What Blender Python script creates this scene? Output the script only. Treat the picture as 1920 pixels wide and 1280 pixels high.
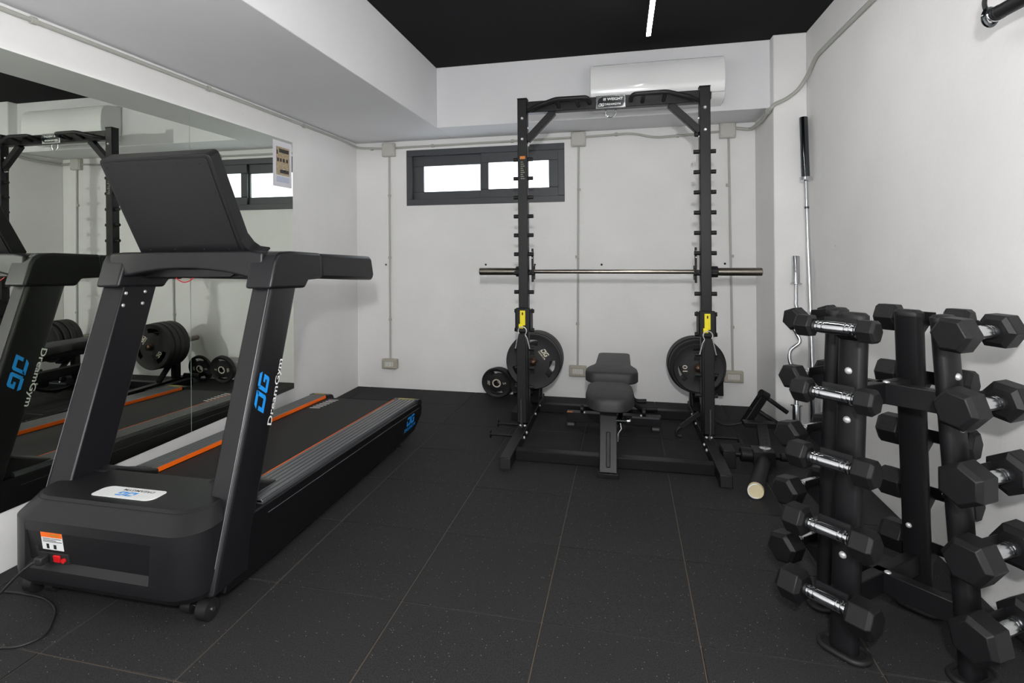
import bpy, bmesh, math, random
from mathutils import Vector, Matrix
random.seed(7)
S = bpy.context.scene
for o in list(bpy.data.objects): bpy.data.objects.remove(o)
COL = S.collection
PI = math.pi

# ------------------------------------------------------------ camera, world, lights, exposure
cd = bpy.data.cameras.new('camera'); cam = bpy.data.objects.new('camera', cd); COL.objects.link(cam)
cd.sensor_width = 36; cd.lens = 1066.69*36/1920; cd.clip_start = 0.02
cd.shift_x = (960-911.06)/1920; cd.shift_y = -(640-468.41)/1920
yaw, roll = 0.2329, 0.0074
cam.matrix_world = Matrix.Translation((0, 0, 1.2428)) @ Matrix.Rotation(yaw, 4, 'Z') @ Matrix.Rotation(PI/2, 4, 'X') @ Matrix.Rotation(-roll, 4, 'Z')
S.camera = cam
w = bpy.data.worlds.new('daylight'); S.world = w; w.use_nodes = True
w.node_tree.nodes['Background'].inputs[0].default_value = (0.86, 0.93, 1, 1)
w.node_tree.nodes['Background'].inputs[1].default_value = 4.0
fl = bpy.data.lights.new('camera_flash', 'POINT'); fl.energy = 190; fl.shadow_soft_size = 0.05; fl.color = (1, 0.995, 0.99)
flo = bpy.data.objects.new('camera_flash', fl); flo.location = (0.04, -0.28, 1.62); COL.objects.link(flo)
LED_STRENGTH = 49
V = S.view_settings; V.view_transform = 'Standard'; V.look = 'None'; V.exposure = 0; V.gamma = 1; V.use_curve_mapping = False

# ------------------------------------------------------------ materials
MATS = {}
def lin(c): return tuple(((v/255)/12.92 if v/255 <= .04045 else ((v/255+.055)/1.055)**2.4) for v in c)
def mat(name, rgb, rough=.5, metal=0, bump=0, bscale=200, var=0, vscale=6, emit=0, spec=.5, coat=0):
    m = bpy.data.materials.new(name); m.use_nodes = True; nt = m.node_tree; b = nt.nodes['Principled BSDF']
    c = lin(rgb) + (1,)
    b.inputs['Base Color'].default_value = c; b.inputs['Roughness'].default_value = rough; b.inputs['Metallic'].default_value = metal
    b.inputs['Specular IOR Level'].default_value = spec
    if coat: b.inputs['Coat Weight'].default_value = coat
    tc = nt.nodes.new('ShaderNodeTexCoord')
    if var:
        n = nt.nodes.new('ShaderNodeTexNoise'); n.inputs['Scale'].default_value = vscale; n.inputs['Detail'].default_value = 6
        r = nt.nodes.new('ShaderNodeValToRGB')
        r.color_ramp.elements[0].position = .3; r.color_ramp.elements[1].position = .7
        r.color_ramp.elements[0].color = tuple(v*(1-var) for v in c[:3])+(1,); r.color_ramp.elements[1].color = tuple(min(1, v*(1+var)) for v in c[:3])+(1,)
        nt.links.new(tc.outputs['Object'], n.inputs['Vector']); nt.links.new(n.outputs['Fac'], r.inputs['Fac']); nt.links.new(r.outputs['Color'], b.inputs['Base Color'])
    if bump:
        n = nt.nodes.new('ShaderNodeTexNoise'); n.inputs['Scale'].default_value = bscale; n.inputs['Detail'].default_value = 4
        bp = nt.nodes.new('ShaderNodeBump'); bp.inputs['Strength'].default_value = bump; bp.inputs['Distance'].default_value = .003
        nt.links.new(tc.outputs['Object'], n.inputs['Vector']); nt.links.new(n.outputs['Fac'], bp.inputs['Height']); nt.links.new(bp.outputs['Normal'], b.inputs['Normal'])
    if emit:
        b.inputs['Emission Color'].default_value = c; b.inputs['Emission Strength'].default_value = emit
    MATS[name] = m
    return m
mat('plaster', (236, 235, 234), .75, bump=.35, bscale=38, var=.035, vscale=2.2, spec=.25)
nt = MATS['plaster'].node_tree; b = nt.nodes['Principled BSDF']; src = b.inputs['Base Color'].links[0].from_socket
tcn = nt.nodes.new('ShaderNodeTexCoord')
vo = nt.nodes.new('ShaderNodeTexVoronoi'); vo.inputs['Scale'].default_value = 9
ls = nt.nodes.new('ShaderNodeMath'); ls.operation = 'LESS_THAN'; ls.inputs[1].default_value = .035
sc_ = nt.nodes.new('ShaderNodeSeparateColor'); g2 = nt.nodes.new('ShaderNodeMath'); g2.operation = 'GREATER_THAN'; g2.inputs[1].default_value = .62
m2_ = nt.nodes.new('ShaderNodeMath'); m2_.operation = 'MULTIPLY'; mm_ = nt.nodes.new('ShaderNodeMixRGB'); mm_.inputs[2].default_value = lin((150, 148, 145))+(1,)
nt.links.new(tcn.outputs['Object'], vo.inputs['Vector']); nt.links.new(vo.outputs['Distance'], ls.inputs[0]); nt.links.new(vo.outputs['Color'], sc_.inputs[0]); nt.links.new(sc_.outputs[1], g2.inputs[0])
nt.links.new(ls.outputs[0], m2_.inputs[0]); nt.links.new(g2.outputs[0], m2_.inputs[1]); nt.links.new(m2_.outputs[0], mm_.inputs[0]); nt.links.new(src, mm_.inputs[1]); nt.links.new(mm_.outputs[0], b.inputs['Base Color'])
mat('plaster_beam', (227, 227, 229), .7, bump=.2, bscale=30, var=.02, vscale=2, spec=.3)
mat('black_ceiling', (24, 24, 26), .9, bump=.2, bscale=120, spec=.2)
mat('rubber_bed', (90, 81, 70), .95)
mat('frame_grey', (62, 65, 69), .45)
mat('conduit', (178, 178, 171), .45)
mat('box_grey', (194, 192, 185), .4)
mat('socket_beige', (178, 172, 157), .45)
mat('socket_white', (222, 220, 214), .3)
mat('gloss_white', (236, 237, 236), .16, coat=.4)
mat('dark_gap', (24, 24, 25), .7)
mat('hood_plastic', (24, 24, 26), .42, bump=.12, bscale=900, spec=.4)
mat('post_plastic', (22, 22, 25), .36, bump=.08, bscale=900, spec=.42)
mat('belt', (20, 20, 21), .7, bump=.3, bscale=700)
mat('rail_alu', (92, 93, 97), .30, .4)
mat('skirt', (13, 13, 15), .3)
mat('orange', (255, 112, 22), .4)
mat('logo_blue', (32, 150, 235), .4)
mat('print_white', (232, 233, 232), .45)
mat('print_black', (28, 30, 34), .5)
mat('silver_line', (112, 112, 116), .35, .3)
mat('powder_black', (15, 15, 17), .5, bump=.18, bscale=800, spec=.35)
mat('tube_black', (19, 19, 21), .40, bump=.1, bscale=700, spec=.3)
mat('vinyl', (38, 38, 40), .52, bump=.35, bscale=420)
mat('rubber_black', (17, 17, 19), .48, bump=.15, bscale=500, spec=.32)
mat('grip_black', (15, 15, 16), .6)
mat('plate_black', (24, 24, 25), .55, bump=.3, bscale=260)
mat('plate_print', (214, 205, 186), .5)
mat('bronze_hub', (70, 54, 43), .35, .8)
mat('chrome', (214, 216, 218), .16, 1)
mat('brushed_steel', (150, 143, 132), .28, 1)
mat('dark_chrome', (92, 96, 98), .16, 1)
mat('zinc', (215, 215, 214), .3, .55)
mat('yellow', (240, 222, 20), .45)
mat('sticker_gold', (150, 138, 58), .45)
mat('sticker_orange', (205, 118, 34), .5)
mat('red', (205, 24, 28), .35)
mat('cream', (216, 203, 164), .6)
mat('cord_black', (26, 26, 27), .5)
mat('paper', (226, 224, 230), .6)
mat('poster_tan', (176, 158, 128), .6, var=.3, vscale=60)
mat('poster_dark', (52, 46, 44), .6)
mat('poster_blue', (196, 204, 222), .6)
mat('lamp_white', (230, 230, 230), .5)
mat('glass_edge', (190, 205, 198), .15)
mat('green_label', (120, 122, 104), .5)
# floor tile rubber with pale granules
m = mat('rubber_tile', (37, 36, 36), .8, bump=.5, bscale=420, spec=.35)
nt = m.node_tree; b = nt.nodes['Principled BSDF']; tc = nt.nodes.new('ShaderNodeTexCoord')
v1 = nt.nodes.new('ShaderNodeTexVoronoi'); v1.inputs['Scale'].default_value = 150
v1.inputs['Randomness'].default_value = 1
lt = nt.nodes.new('ShaderNodeMath'); lt.operation = 'LESS_THAN'; lt.inputs[1].default_value = .20
sep = nt.nodes.new('ShaderNodeSeparateColor'); gt = nt.nodes.new('ShaderNodeMath'); gt.operation = 'GREATER_THAN'; gt.inputs[1].default_value = .955
mu = nt.nodes.new('ShaderNodeMath'); mu.operation = 'MULTIPLY'
n1 = nt.nodes.new('ShaderNodeTexNoise'); n1.inputs['Scale'].default_value = 260; n1.inputs['Detail'].default_value = 3
n2 = nt.nodes.new('ShaderNodeTexNoise'); n2.inputs['Scale'].default_value = 3.2; n2.inputs['Detail'].default_value = 5
r1 = nt.nodes.new('ShaderNodeValToRGB'); r1.color_ramp.elements[0].color = lin((22, 22, 24))+(1,); r1.color_ramp.elements[1].color = lin((54, 53, 54))+(1,)
r1.color_ramp.elements[0].position = .34; r1.color_ramp.elements[1].position = .7
mx0 = nt.nodes.new('ShaderNodeMixRGB'); mx0.blend_type = 'MULTIPLY'; mx0.inputs[0].default_value = .45
r2 = nt.nodes.new('ShaderNodeValToRGB'); r2.color_ramp.elements[0].color = (.55, .55, .55, 1); r2.color_ramp.elements[1].color = (1, .985, .97, 1)
mx = nt.nodes.new('ShaderNodeMixRGB'); mx.inputs[2].default_value = lin((150, 142, 132))+(1,)
L = nt.links.new
for n in (v1, n1, n2): L(tc.outputs['Object'], n.inputs['Vector'])
L(v1.outputs['Distance'], lt.inputs[0]); L(v1.outputs['Color'], sep.inputs[0]); L(sep.outputs[0], gt.inputs[0]); L(lt.outputs[0], mu.inputs[0]); L(gt.outputs[0], mu.inputs[1])
L(n1.outputs['Fac'], r1.inputs['Fac']); L(n2.outputs['Fac'], r2.inputs['Fac']); L(r1.outputs[0], mx0.inputs[1]); L(r2.outputs[0], mx0.inputs[2])
L(mx0.outputs[0], mx.inputs[1]); L(mu.outputs[0], mx.inputs[0]); L(mx.outputs[0], b.inputs['Base Color'])
# mirror and glass
m = bpy.data.materials.new('mirror_glass'); m.use_nodes = True; MATS['mirror_glass'] = m; b = m.node_tree.nodes['Principled BSDF']
b.inputs['Base Color'].default_value = (.80, .835, .755, 1); b.inputs['Metallic'].default_value = 1; b.inputs['Roughness'].default_value = 0.0
m = bpy.data.materials.new('window_glass'); m.use_nodes = True; MATS['window_glass'] = m; nt = m.node_tree
nt.nodes.remove(nt.nodes['Principled BSDF']); tr = nt.nodes.new('ShaderNodeBsdfTransparent'); gl = nt.nodes.new('ShaderNodeBsdfGlossy'); gl.inputs['Roughness'].default_value = .02
ms = nt.nodes.new('ShaderNodeMixShader'); ms.inputs[0].default_value = .08
nt.links.new(tr.outputs[0], ms.inputs[1]); nt.links.new(gl.outputs[0], ms.inputs[2]); nt.links.new(ms.outputs[0], nt.nodes['Material Output'].inputs[0])
m = bpy.data.materials.new('led_diffuser'); m.use_nodes = True; MATS['led_diffuser'] = m; b = m.node_tree.nodes['Principled BSDF']
b.inputs['Base Color'].default_value = (1, 1, 1, 1); b.inputs['Emission Color'].default_value = (1, .985, .965, 1); b.inputs['Emission Strength'].default_value = LED_STRENGTH

# ------------------------------------------------------------ mesh helpers
class MB:
    def __init__(s): s.v = []; s.f = []
    def add(s, vs, fs):
        n = len(s.v); s.v += [Vector(p) for p in vs]; s.f += [tuple(i+n for i in f) for f in fs]; return s
    def box(s, x0, x1, y0, y1, z0, z1, M=None):
        p = [(x, y, z) for x in (x0, x1) for y in (y0, y1) for z in (z0, z1)]
        if M: p = [M @ Vector(q) for q in p]
        return s.add(p, [(0, 1, 3, 2), (4, 6, 7, 5), (0, 4, 5, 1), (2, 3, 7, 6), (0, 2, 6, 4), (1, 5, 7, 3)])
    def bar(s, a, b, wx, wz, up=(0, 0, 1)):          # rectangular bar from a to b
        a = Vector(a); b = Vector(b); d = (b-a).normalized(); u = Vector(up)
        if abs(d.dot(u)) > .95: u = Vector((0, 1, 0))
        r = d.cross(u).normalized(); t = r.cross(d).normalized(); p = []
        for q in (a, b):
            for i, j in ((-1, -1), (1, -1), (1, 1), (-1, 1)): p.append(q + r*(wx/2*i) + t*(wz/2*j))
        return s.add(p, [(3, 2, 1, 0), (4, 5, 6, 7), (0, 1, 5, 4), (1, 2, 6, 5), (2, 3, 7, 6), (3, 0, 4, 7)])
    def cyl(s, a, b, r, n=16, r2=None):
        return s.tube([a, b], r, n, radii=[r, r if r2 is None else r2])
    def tube(s, path, r, n=10, radii=None, closed=False):
        P = [Vector(p) for p in path]; m = len(P); prev = None; rings = []
        for i in range(m):
            if closed: d = P[(i+1) % m]-P[i-1]
            else: d = P[min(i+1, m-1)]-P[max(i-1, 0)]
            d.normalize()
            if prev is None:
                u = Vector((0, 0, 1)) if abs(d.z) < .9 else Vector((0, 1, 0)); u = (u-d*u.dot(d)).normalized()
            else: u = (prev-d*prev.dot(d)).normalized()
            prev = u; w = d.cross(u); rr = radii[i] if radii else r
            rings.append([P[i]+u*(rr*math.cos(2*PI*k/n))+w*(rr*math.sin(2*PI*k/n)) for k in range(n)])
        vs = [q for R in rings for q in R]; fs = []
        for i in range(m if closed else m-1):
            for k in range(n): fs.append((i*n+k, i*n+(k+1) % n, ((i+1) % m)*n+(k+1) % n, ((i+1) % m)*n+k))
        if not closed: fs += [tuple(range(n-1, -1, -1)), tuple((m-1)*n+k for k in range(n))]
        return s.add(vs, fs)
    def prism(s, poly, h0, h1, fn):                  # poly of 2-D points; fn(u, v, h) -> xyz
        n = len(poly); vs = [fn(u, v, h0) for u, v in poly]+[fn(u, v, h1) for u, v in poly]
        return s.add(vs, [tuple(range(n-1, -1, -1)), tuple(range(n, 2*n))]+[(i, (i+1) % n, n+(i+1) % n, n+i) for i in range(n)])
    def lathe(s, prof, n=24, M=None):                # profile (axial x, radius); around local X
        vs = []; fs = []
        for x, r in prof:
            for k in range(n):
                a = 2*PI*k/n; vs.append(Vector((x, r*math.cos(a), r*math.sin(a))))
        if M: vs = [M @ v for v in vs]
        m = len(prof)
        for i in range(m-1):
            for k in range(n): fs.append((i*n+k, i*n+(k+1) % n, (i+1)*n+(k+1) % n, (i+1)*n+k))
        fs += [tuple(range(n-1, -1, -1)), tuple((m-1)*n+k for k in range(n))]
        return s.add(vs, fs)
    def loft(s, rings):
        n = len(rings[0]); vs = [p for R in rings for p in R]; fs = []
        for i in range(len(rings)-1):
            for k in range(n): fs.append((i*n+k, i*n+(k+1) % n, (i+1)*n+(k+1) % n, (i+1)*n+k))
        fs += [tuple(range(n-1, -1, -1)), tuple((len(rings)-1)*n+k for k in range(n))]
        return s.add(vs, fs)
    def frame(s, x0, x1, z0, z1, bw, y0, y1):        # rectangular ring in the XZ plane
        s.box(x0, x1, y0, y1, z0, z0+bw); s.box(x0, x1, y0, y1, z1-bw, z1)
        s.box(x0, x0+bw, y0, y1, z0+bw, z1-bw); return s.box(x1-bw, x1, y0, y1, z0+bw, z1-bw)
ORG = {}
def mesh_of(mb, org=Vector((0, 0, 0)), smooth=35, name='mesh'):
    me = bpy.data.meshes.new(name); me.from_pydata([v-org for v in mb.v], [], mb.f)
    bm = bmesh.new(); bm.from_mesh(me); bmesh.ops.recalc_face_normals(bm, faces=bm.faces); bm.to_mesh(me); bm.free()
    if smooth:
        me.polygons.foreach_set('use_smooth', [True]*len(me.polygons)); me.set_sharp_from_angle(angle=math.radians(smooth))
    return me
def obj(name, mb, m, parent=None, bevel=0, label=None, smooth=35, org=None, seg=2):
    o0 = ORG.get(parent.name, Vector((0, 0, 0))) if parent else Vector(org or (0, 0, 0))
    me = mesh_of(mb, o0, smooth, name); me.materials.append(MATS[m])
    o = bpy.data.objects.new(name, me); COL.objects.link(o)
    if parent: o.parent = parent
    else: o.location = o0
    ORG[o.name] = o0
    if bevel:
        md = o.modifiers.new('bevel', 'BEVEL'); md.width = bevel; md.segments = seg; md.limit_method = 'ANGLE'; md.angle_limit = math.radians(40)
    if label: o['label'] = label
    return o
def thing(name, label, cat, loc=(0, 0, 0), rot=(0, 0, 0), group=None, local=False):
    o = bpy.data.objects.new(name, None); COL.objects.link(o); o.empty_display_size = .05
    o.location = loc; o.rotation_euler = rot; tag(o, label, cat, group)
    ORG[o.name] = Vector((0, 0, 0)) if local else Vector(loc)
    return o
def tag(o, label, cat, group=None):
    o['label'] = label; o['category'] = cat
    if group: o['group'] = group
    return o
def struct(o): o['kind'] = 'structure'; return o
_tc = {}
def text(s, size):
    if s not in _tc:
        c = bpy.data.curves.new('t', 'FONT'); c.body = s; c.size = 1; c.align_x = 'LEFT'; c.offset = .012; c.resolution_u = 3
        o = bpy.data.objects.new('t', c); COL.objects.link(o)
        dg = bpy.context.evaluated_depsgraph_get(); dg.update()
        me = bpy.data.meshes.new_from_object(o.evaluated_get(dg))
        vs = [v.co.copy() for v in me.vertices]; fs = [tuple(p.vertices) for p in me.polygons]
        bpy.data.objects.remove(o); bpy.data.curves.remove(c); bpy.data.meshes.remove(me)
        x0 = min(v.x for v in vs); x1 = max(v.x for v in vs); y0 = min(v.y for v in vs); y1 = max(v.y for v in vs)
        _tc[s] = ([((v.x-x0)/(x1-x0), (v.y-y0)/(y1-y0)) for v in vs], fs)
    return _tc[s]
def text_on(s, fn, w, h, mb=None):                   # flat print: fn(u, v) maps 0..w, 0..h to xyz
    mb = mb or MB(); p, f = text(s, 1); return mb.add([fn(u*w, v*h) for u, v in p], f)
def logo_on(fn, w, h, mb=None):                      # the slanted two-letter mark
    mb = mb or MB(); sh = .30
    def q(pts): mb.add([fn((x+sh*y)*w/2.6, y*h) for x, y in pts], [tuple(range(len(pts)))])
    t = .23
    q([(0, 1-t), (1.02, 1-t), (1.08, 1), (.2, 1)]); q([(.82, t), (1.08, .1), (1.08, 1), (.82, 1-t)]); q([(.0, 0), (.95, 0), (1.08, .1), (.82, t), (.0, t)]); q([(0, t), (.26, t), (.26, .58), (0, .58)])
    q([(1.28, 1-t), (2.3, 1-t), (2.1, 1), (1.36, 1)]); q([(1.22, .1), (1.48, t), (1.48, 1-t), (1.22, .92)]); q([(1.35, 0), (2.15, 0), (2.26, .1), (2.0, t), (1.48, t), (1.22, .1)]); q([(2.0, t), (2.26, .1), (2.26, .56), (1.78, .56), (1.78, .38), (2.0, .38)])
    return mb
def bolt(parent, p, d, r=.011, h=.008, m='zinc'):
    d = Vector(d).normalized(); p = Vector(p); mb = MB()
    mb.tube([p, p+d*h*.5, p+d*h], r, 10, radii=[r, r*.95, r*.55]); return obj('bolt', mb, m, parent, smooth=50)

# ------------------------------------------------------------ room shell
XL, XR, YB, YF, ZS, ZC, XB, YM = -2.359, 1.239, 4.818, -2.2, 2.225, 2.706, -1.430, 4.353
floor = struct(obj('floor', MB().box(XL, XR, YF, YB, -.12, -.005), 'rubber_bed'))
def clip(poly, x0, x1, y0, y1):
    for ax, lim, sg in ((0, x0, 1), (0, x1, -1), (1, y0, 1), (1, y1, -1)):
        out = []
        for i in range(len(poly)):
            a, c = poly[i-1], poly[i]; da, dc = (a[ax]-lim)*sg, (c[ax]-lim)*sg
            if da*dc < 0:
                t = da/(da-dc); out.append((a[0]+(c[0]-a[0])*t, a[1]+(c[1]-a[1])*t))
            if dc >= 0: out.append(c)
        poly = out
        if not poly: return []
    return poly
gx, gy, tr_ = -.766, 1.893, -.0082
for i in range(-4, 6):
    for j in range(-9, 7):
        g = .0019; q = [(i*.5+g, j*.5+g), (i*.5+.5-g, j*.5+g), (i*.5+.5-g, j*.5+.5-g), (i*.5+g, j*.5+.5-g)]
        q = [(gx+u*math.cos(tr_)-v*math.sin(tr_), gy+u*math.sin(tr_)+v*math.cos(tr_)) for u, v in q]
        q = clip(q, XL+.001, XR-.001, YF+.001, YB-.001)
        if len(q) < 3: continue
        zt = random.uniform(-.0012, 0)
        a = abs(sum(q[k-1][0]*q[k][1]-q[k][0]*q[k-1][1] for k in range(len(q))))/2
        if a < .002: continue
        obj('tile', MB().prism(q, -.005, zt, lambda u, v, h: (u, v, h)), 'rubber_tile', floor, bevel=.0025 if a > .02 else 0, seg=1)
struct(obj('ceiling', MB().box(XL-.1, XR+.1, YF-.1, YB+.3, ZC, ZC+.12), 'black_ceiling'))
struct(obj('wall_left', MB().box(XL-.1, XL, YF, YB, -.12, ZC), 'plaster'))
struct(obj('wall_right', MB().box(XR, XR+.1, YF, YB, -.12, ZC), 'plaster'))
wf = MB(); DX0, DX1, DZ = -1.25, .35, 2.08
wf.box(XL-.1, DX0, YF-.1, YF, -.12, ZC); wf.box(DX1, XR+.1, YF-.1, YF, -.12, ZC); wf.box(DX0, DX1, YF-.1, YF, DZ, ZC); wf.box(DX0, DX1, YF-.1, YF, -.12, 0)
struct(obj('wall_front', wf, 'plaster'))
dr = struct(thing('added_door_1', '', 'door', ((DX0+DX1)/2, YF-.05, 0))); del dr['category']; dr['label'] = 'added unseen glazed double door letting fill daylight in behind the viewer'  # unseen door, added so daylight fills the room from behind the camera
for k in (0, 1):
    a, c = (DX0, (DX0+DX1)/2-.003) if k == 0 else ((DX0+DX1)/2+.003, DX1)
    lf = obj('door_leaf', MB().frame(a, c, .005, DZ, .06, YF-.07, YF-.03), 'frame_grey', dr, bevel=.003)
    obj('pane', MB().box(a+.055, c-.055, YF-.052, YF-.048, .06, DZ-.055), 'window_glass', lf)
    hx = c-.03 if k == 0 else a+.03
    obj('handle', MB().cyl((hx, YF-.03, .95), (hx, YF-.005, .95), .008, 10).cyl((hx, YF-.008, .85), (hx, YF-.008, 1.15), .009, 10), 'chrome', lf)
pl = bpy.data.lights.new('added_door_portal', 'AREA'); pl.shape = 'RECTANGLE'; pl.size = DX1-DX0; pl.size_y = DZ; pl.cycles.is_portal = True
po = bpy.data.objects.new('added_door_portal', pl); po.location = ((DX0+DX1)/2, YF-.12, DZ/2); po.rotation_euler = (PI/2, 0, 0); COL.objects.link(po)
WX0, WX1, WZ0, WZ1 = -1.871, -.457, 1.644, 2.141
wb = MB()
wb.box(XL-.1, WX0, YB, YB+.2, -.12, ZC); wb.box(WX1, XR+.1, YB, YB+.2, -.12, ZC); wb.box(WX0, WX1, YB, YB+.2, -.12, WZ0); wb.box(WX0, WX1, YB, YB+.2, WZ1, ZC)
struct(obj('wall_back', wb, 'plaster'))
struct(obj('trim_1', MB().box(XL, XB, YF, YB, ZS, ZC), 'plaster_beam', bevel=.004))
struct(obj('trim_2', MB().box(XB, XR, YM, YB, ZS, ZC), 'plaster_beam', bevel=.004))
struct(obj('trim_3', MB().box(1.027, XR, 4.262, YB, 0, ZC), 'plaster', bevel=.008))
# window
win = struct(thing('window_1', '', 'window', (-1.164, YB, WZ0)))
del win['category']; win['label'] = 'dark grey sliding window with two bright panes high in the back wall'
obj('frame', MB().frame(WX0, WX1, WZ0, WZ1, .055, YB-.006, YB+.07), 'frame_grey', win, bevel=.003)
def ring(xo0, xo1, zo0, zo1, xi0, xi1, zi0, zi1, y0, y1):
    mb = MB(); mb.box(xo0, xo1, y0, y1, zo0, zi0); mb.box(xo0, xo1, y0, y1, zi1, zo1); mb.box(xo0, xi0, y0, y1, zi0, zi1); return mb.box(xi1, xo1, y0, y1, zi0, zi1)
s1 = obj('sash', ring(WX0+.05, -1.13, WZ0+.05, WZ1-.05, -1.722, -1.197, 1.768, 1.998, YB+.034, YB+.062), 'frame_grey', win, bevel=.003)
s2 = obj('sash', ring(-1.185, WX1-.05, WZ0+.05, WZ1-.05, -1.118, -.591, 1.772, 2.003, YB+.004, YB+.032), 'frame_grey', win, bevel=.003)
obj('pane', MB().box(-1.725, -1.194, YB+.046, YB+.05, 1.765, 2.0), 'window_glass', s1)
obj('pane', MB().box(-1.121, -.588, YB+.016, YB+.02, 1.769, 2.006), 'window_glass', s2)

# ------------------------------------------------------------ ceiling light strips
ZL = 2.50                                            # underside of the suspended linear lights
def strip(x, y0, y1, label):
    t = thing('linear_lamp', label, 'pendant light', (x, (y0+y1)/2, ZL), group='suspended linear lights')
    obj('housing', MB().box(x-.0125, x+.0125, y0, y1, ZL+.012, ZL+.05), 'frame_grey', t)
    obj('diffuser', MB().box(x-.0115, x+.0115, y0+.003, y1-.003, ZL, ZL+.012), 'led_diffuser', t)
    for y in (y0+.25, y1-.25): obj('wire', MB().cyl((x, y, ZL+.05), (x, y, ZC), .0012, 6), 'frame_grey', t)
strip(.168, 1.95, 3.50, 'slim bright linear lamp hanging below the black ceiling in front of the rack')
strip(.168, .05, 1.60, 'unseen slim linear lamp added in line with the one before the rack, nearer the viewer')  # this lamp and the next three are unseen, added to light the room
strip(-.30, -.20, 1.35, 'unseen slim linear lamp added nearer the treadmill side')
strip(.50, -1.2, .35, 'unseen slim linear lamp added nearer the right wall')
strip(-.35, -1.9, -.35, 'unseen slim linear lamp added behind the viewer')

# ------------------------------------------------------------ mirror and poster
MX = -2.350
for k, (a, c, lb) in enumerate(((2.724, 3.752, 'large frameless wall mirror panel nearest the back corner, poster taped on'), (1.69, 2.720, 'large frameless wall mirror panel at the picture\'s left edge, behind the treadmill'))):
    t = thing('wall_mirror', lb, 'mirror', (XL, (a+c)/2, .235), group='mirror panels')
    obj('backing', MB().box(XL, MX-.001, a, c, .235, 2.045), 'glass_edge', t)
    obj('mirror_glass', MB().box(MX-.001, MX, a, c, .235, 2.045), 'mirror_glass', t, smooth=0)
t = thing('poster', 'small printed notice sheet taped to the upper corner of the mirror', 'poster', (MX+.001, 3.62, 1.70))
px = MX+.0015
obj('sheet', MB().box(MX+.0003, px, 3.510, 3.738, 1.702, 2.026), 'paper', t)
obj('photo_print', MB().box(px, px+.0004, 3.545, 3.708, 1.785, 1.985), 'poster_tan', t)
for (a, c, d, e, mm) in ((3.58, 3.70, 1.945, 1.972, 'poster_dark'), (3.55, 3.565, 1.93, 1.96, 'poster_dark'), (3.555, 3.58, 1.88, 1.905, 'poster_dark'), (3.59, 3.612, 1.88, 1.905, 'poster_dark'), (3.625, 3.65, 1.88, 1.905, 'poster_dark'), (3.665, 3.69, 1.88, 1.905, 'poster_dark'),
                      (3.59, 3.70, 1.80, 1.825, 'poster_dark'), (3.625, 3.655, 1.818, 1.83, 'paper'), (3.55, 3.705, 1.735, 1.775, 'poster_blue')):
    obj('print_block', MB().box(px+.0004, px+.0008, a, c, d, e), mm, t)

# ------------------------------------------------------------ conduits, boxes, sockets
def bez(pts, n=8, R=.07):                                   # rounded polyline through control points
    P = [Vector(p) for p in pts]; out = [P[0]]
    for i in range(1, len(P)-1):
        a, c, d = P[i-1], P[i], P[i+1]; r = min(R, (c-a).length/2.05, (d-c).length/2.05)
        p, q = c+(a-c).normalized()*r, c+(d-c).normalized()*r
        for k in range(n+1):
            s = k/n; out.append(p*(1-s)**2+c*2*s*(1-s)+q*s*s)
    return out+[P[-1]]
yc = YB-.012; xc = XL+.012
def conduit(name, label, pts, clips, r=.0095):
    t = thing(name, label, 'conduit', pts[0], group='surface wiring conduits')
    obj('pipe', MB().tube(bez(pts), r, 12), 'conduit', t, smooth=60)
    for p, d in clips:
        p = Vector(p); d = Vector(d); obj('clip', MB().cyl(p-d*.011, p+d*.011, r*1.6, 12), 'conduit', t, smooth=40)
conduit('conduit', 'long grey wiring conduit running along the left wall under the ceiling soffit', [(xc, -2.0, 2.195), (xc, 4.55, 2.203), (xc+.02, 4.79, 2.18), (-2.092, yc, 2.168)],
        [((xc, 1.85, 2.201), (0, 1, 0)), ((xc, 2.875, 2.201), (0, 1, 0)), ((xc, 3.905, 2.2), (0, 1, 0)), ((-2.2, yc, 2.17), (1, 0, 0))])
conduit('conduit', 'grey wiring conduit between the first two junction boxes, above the window', [(-1.969, yc, 2.168), (-.397, yc, 2.178)], [((-1.62, yc, 2.17), (1, 0, 0)), ((-.9, yc, 2.175), (1, 0, 0))])
conduit('conduit', 'wavy grey wiring conduit between two junction boxes behind the rack top', [(-.277, yc, 2.178), (.10, yc, 2.188), (.27, yc, 2.142), (.52, yc, 2.152), (.763, yc, 2.165)], [((-.03, yc, 2.185), (1, 0, 0)), ((.45, yc, 2.149), (1, 0, 0))])
conduit('conduit', 'thick grey conduit climbing over the corner pillar to the right wall', [(.883, yc, 2.185), (.99, YB-.03, 2.165), (1.008, 4.5, 2.17), (1.008, 4.247, 2.20), (1.03, 4.244, 2.225), (1.10, 4.246, 2.252), (1.18, 4.246, 2.31), (1.224, 4.21, 2.39), (1.226, 4.03, 2.468), (1.226, 2.6, 2.473), (1.226, 1.0, 2.475)],
        [((1.008, 4.32, 2.195), (0, 1, -.12))], r=.0125)
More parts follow.
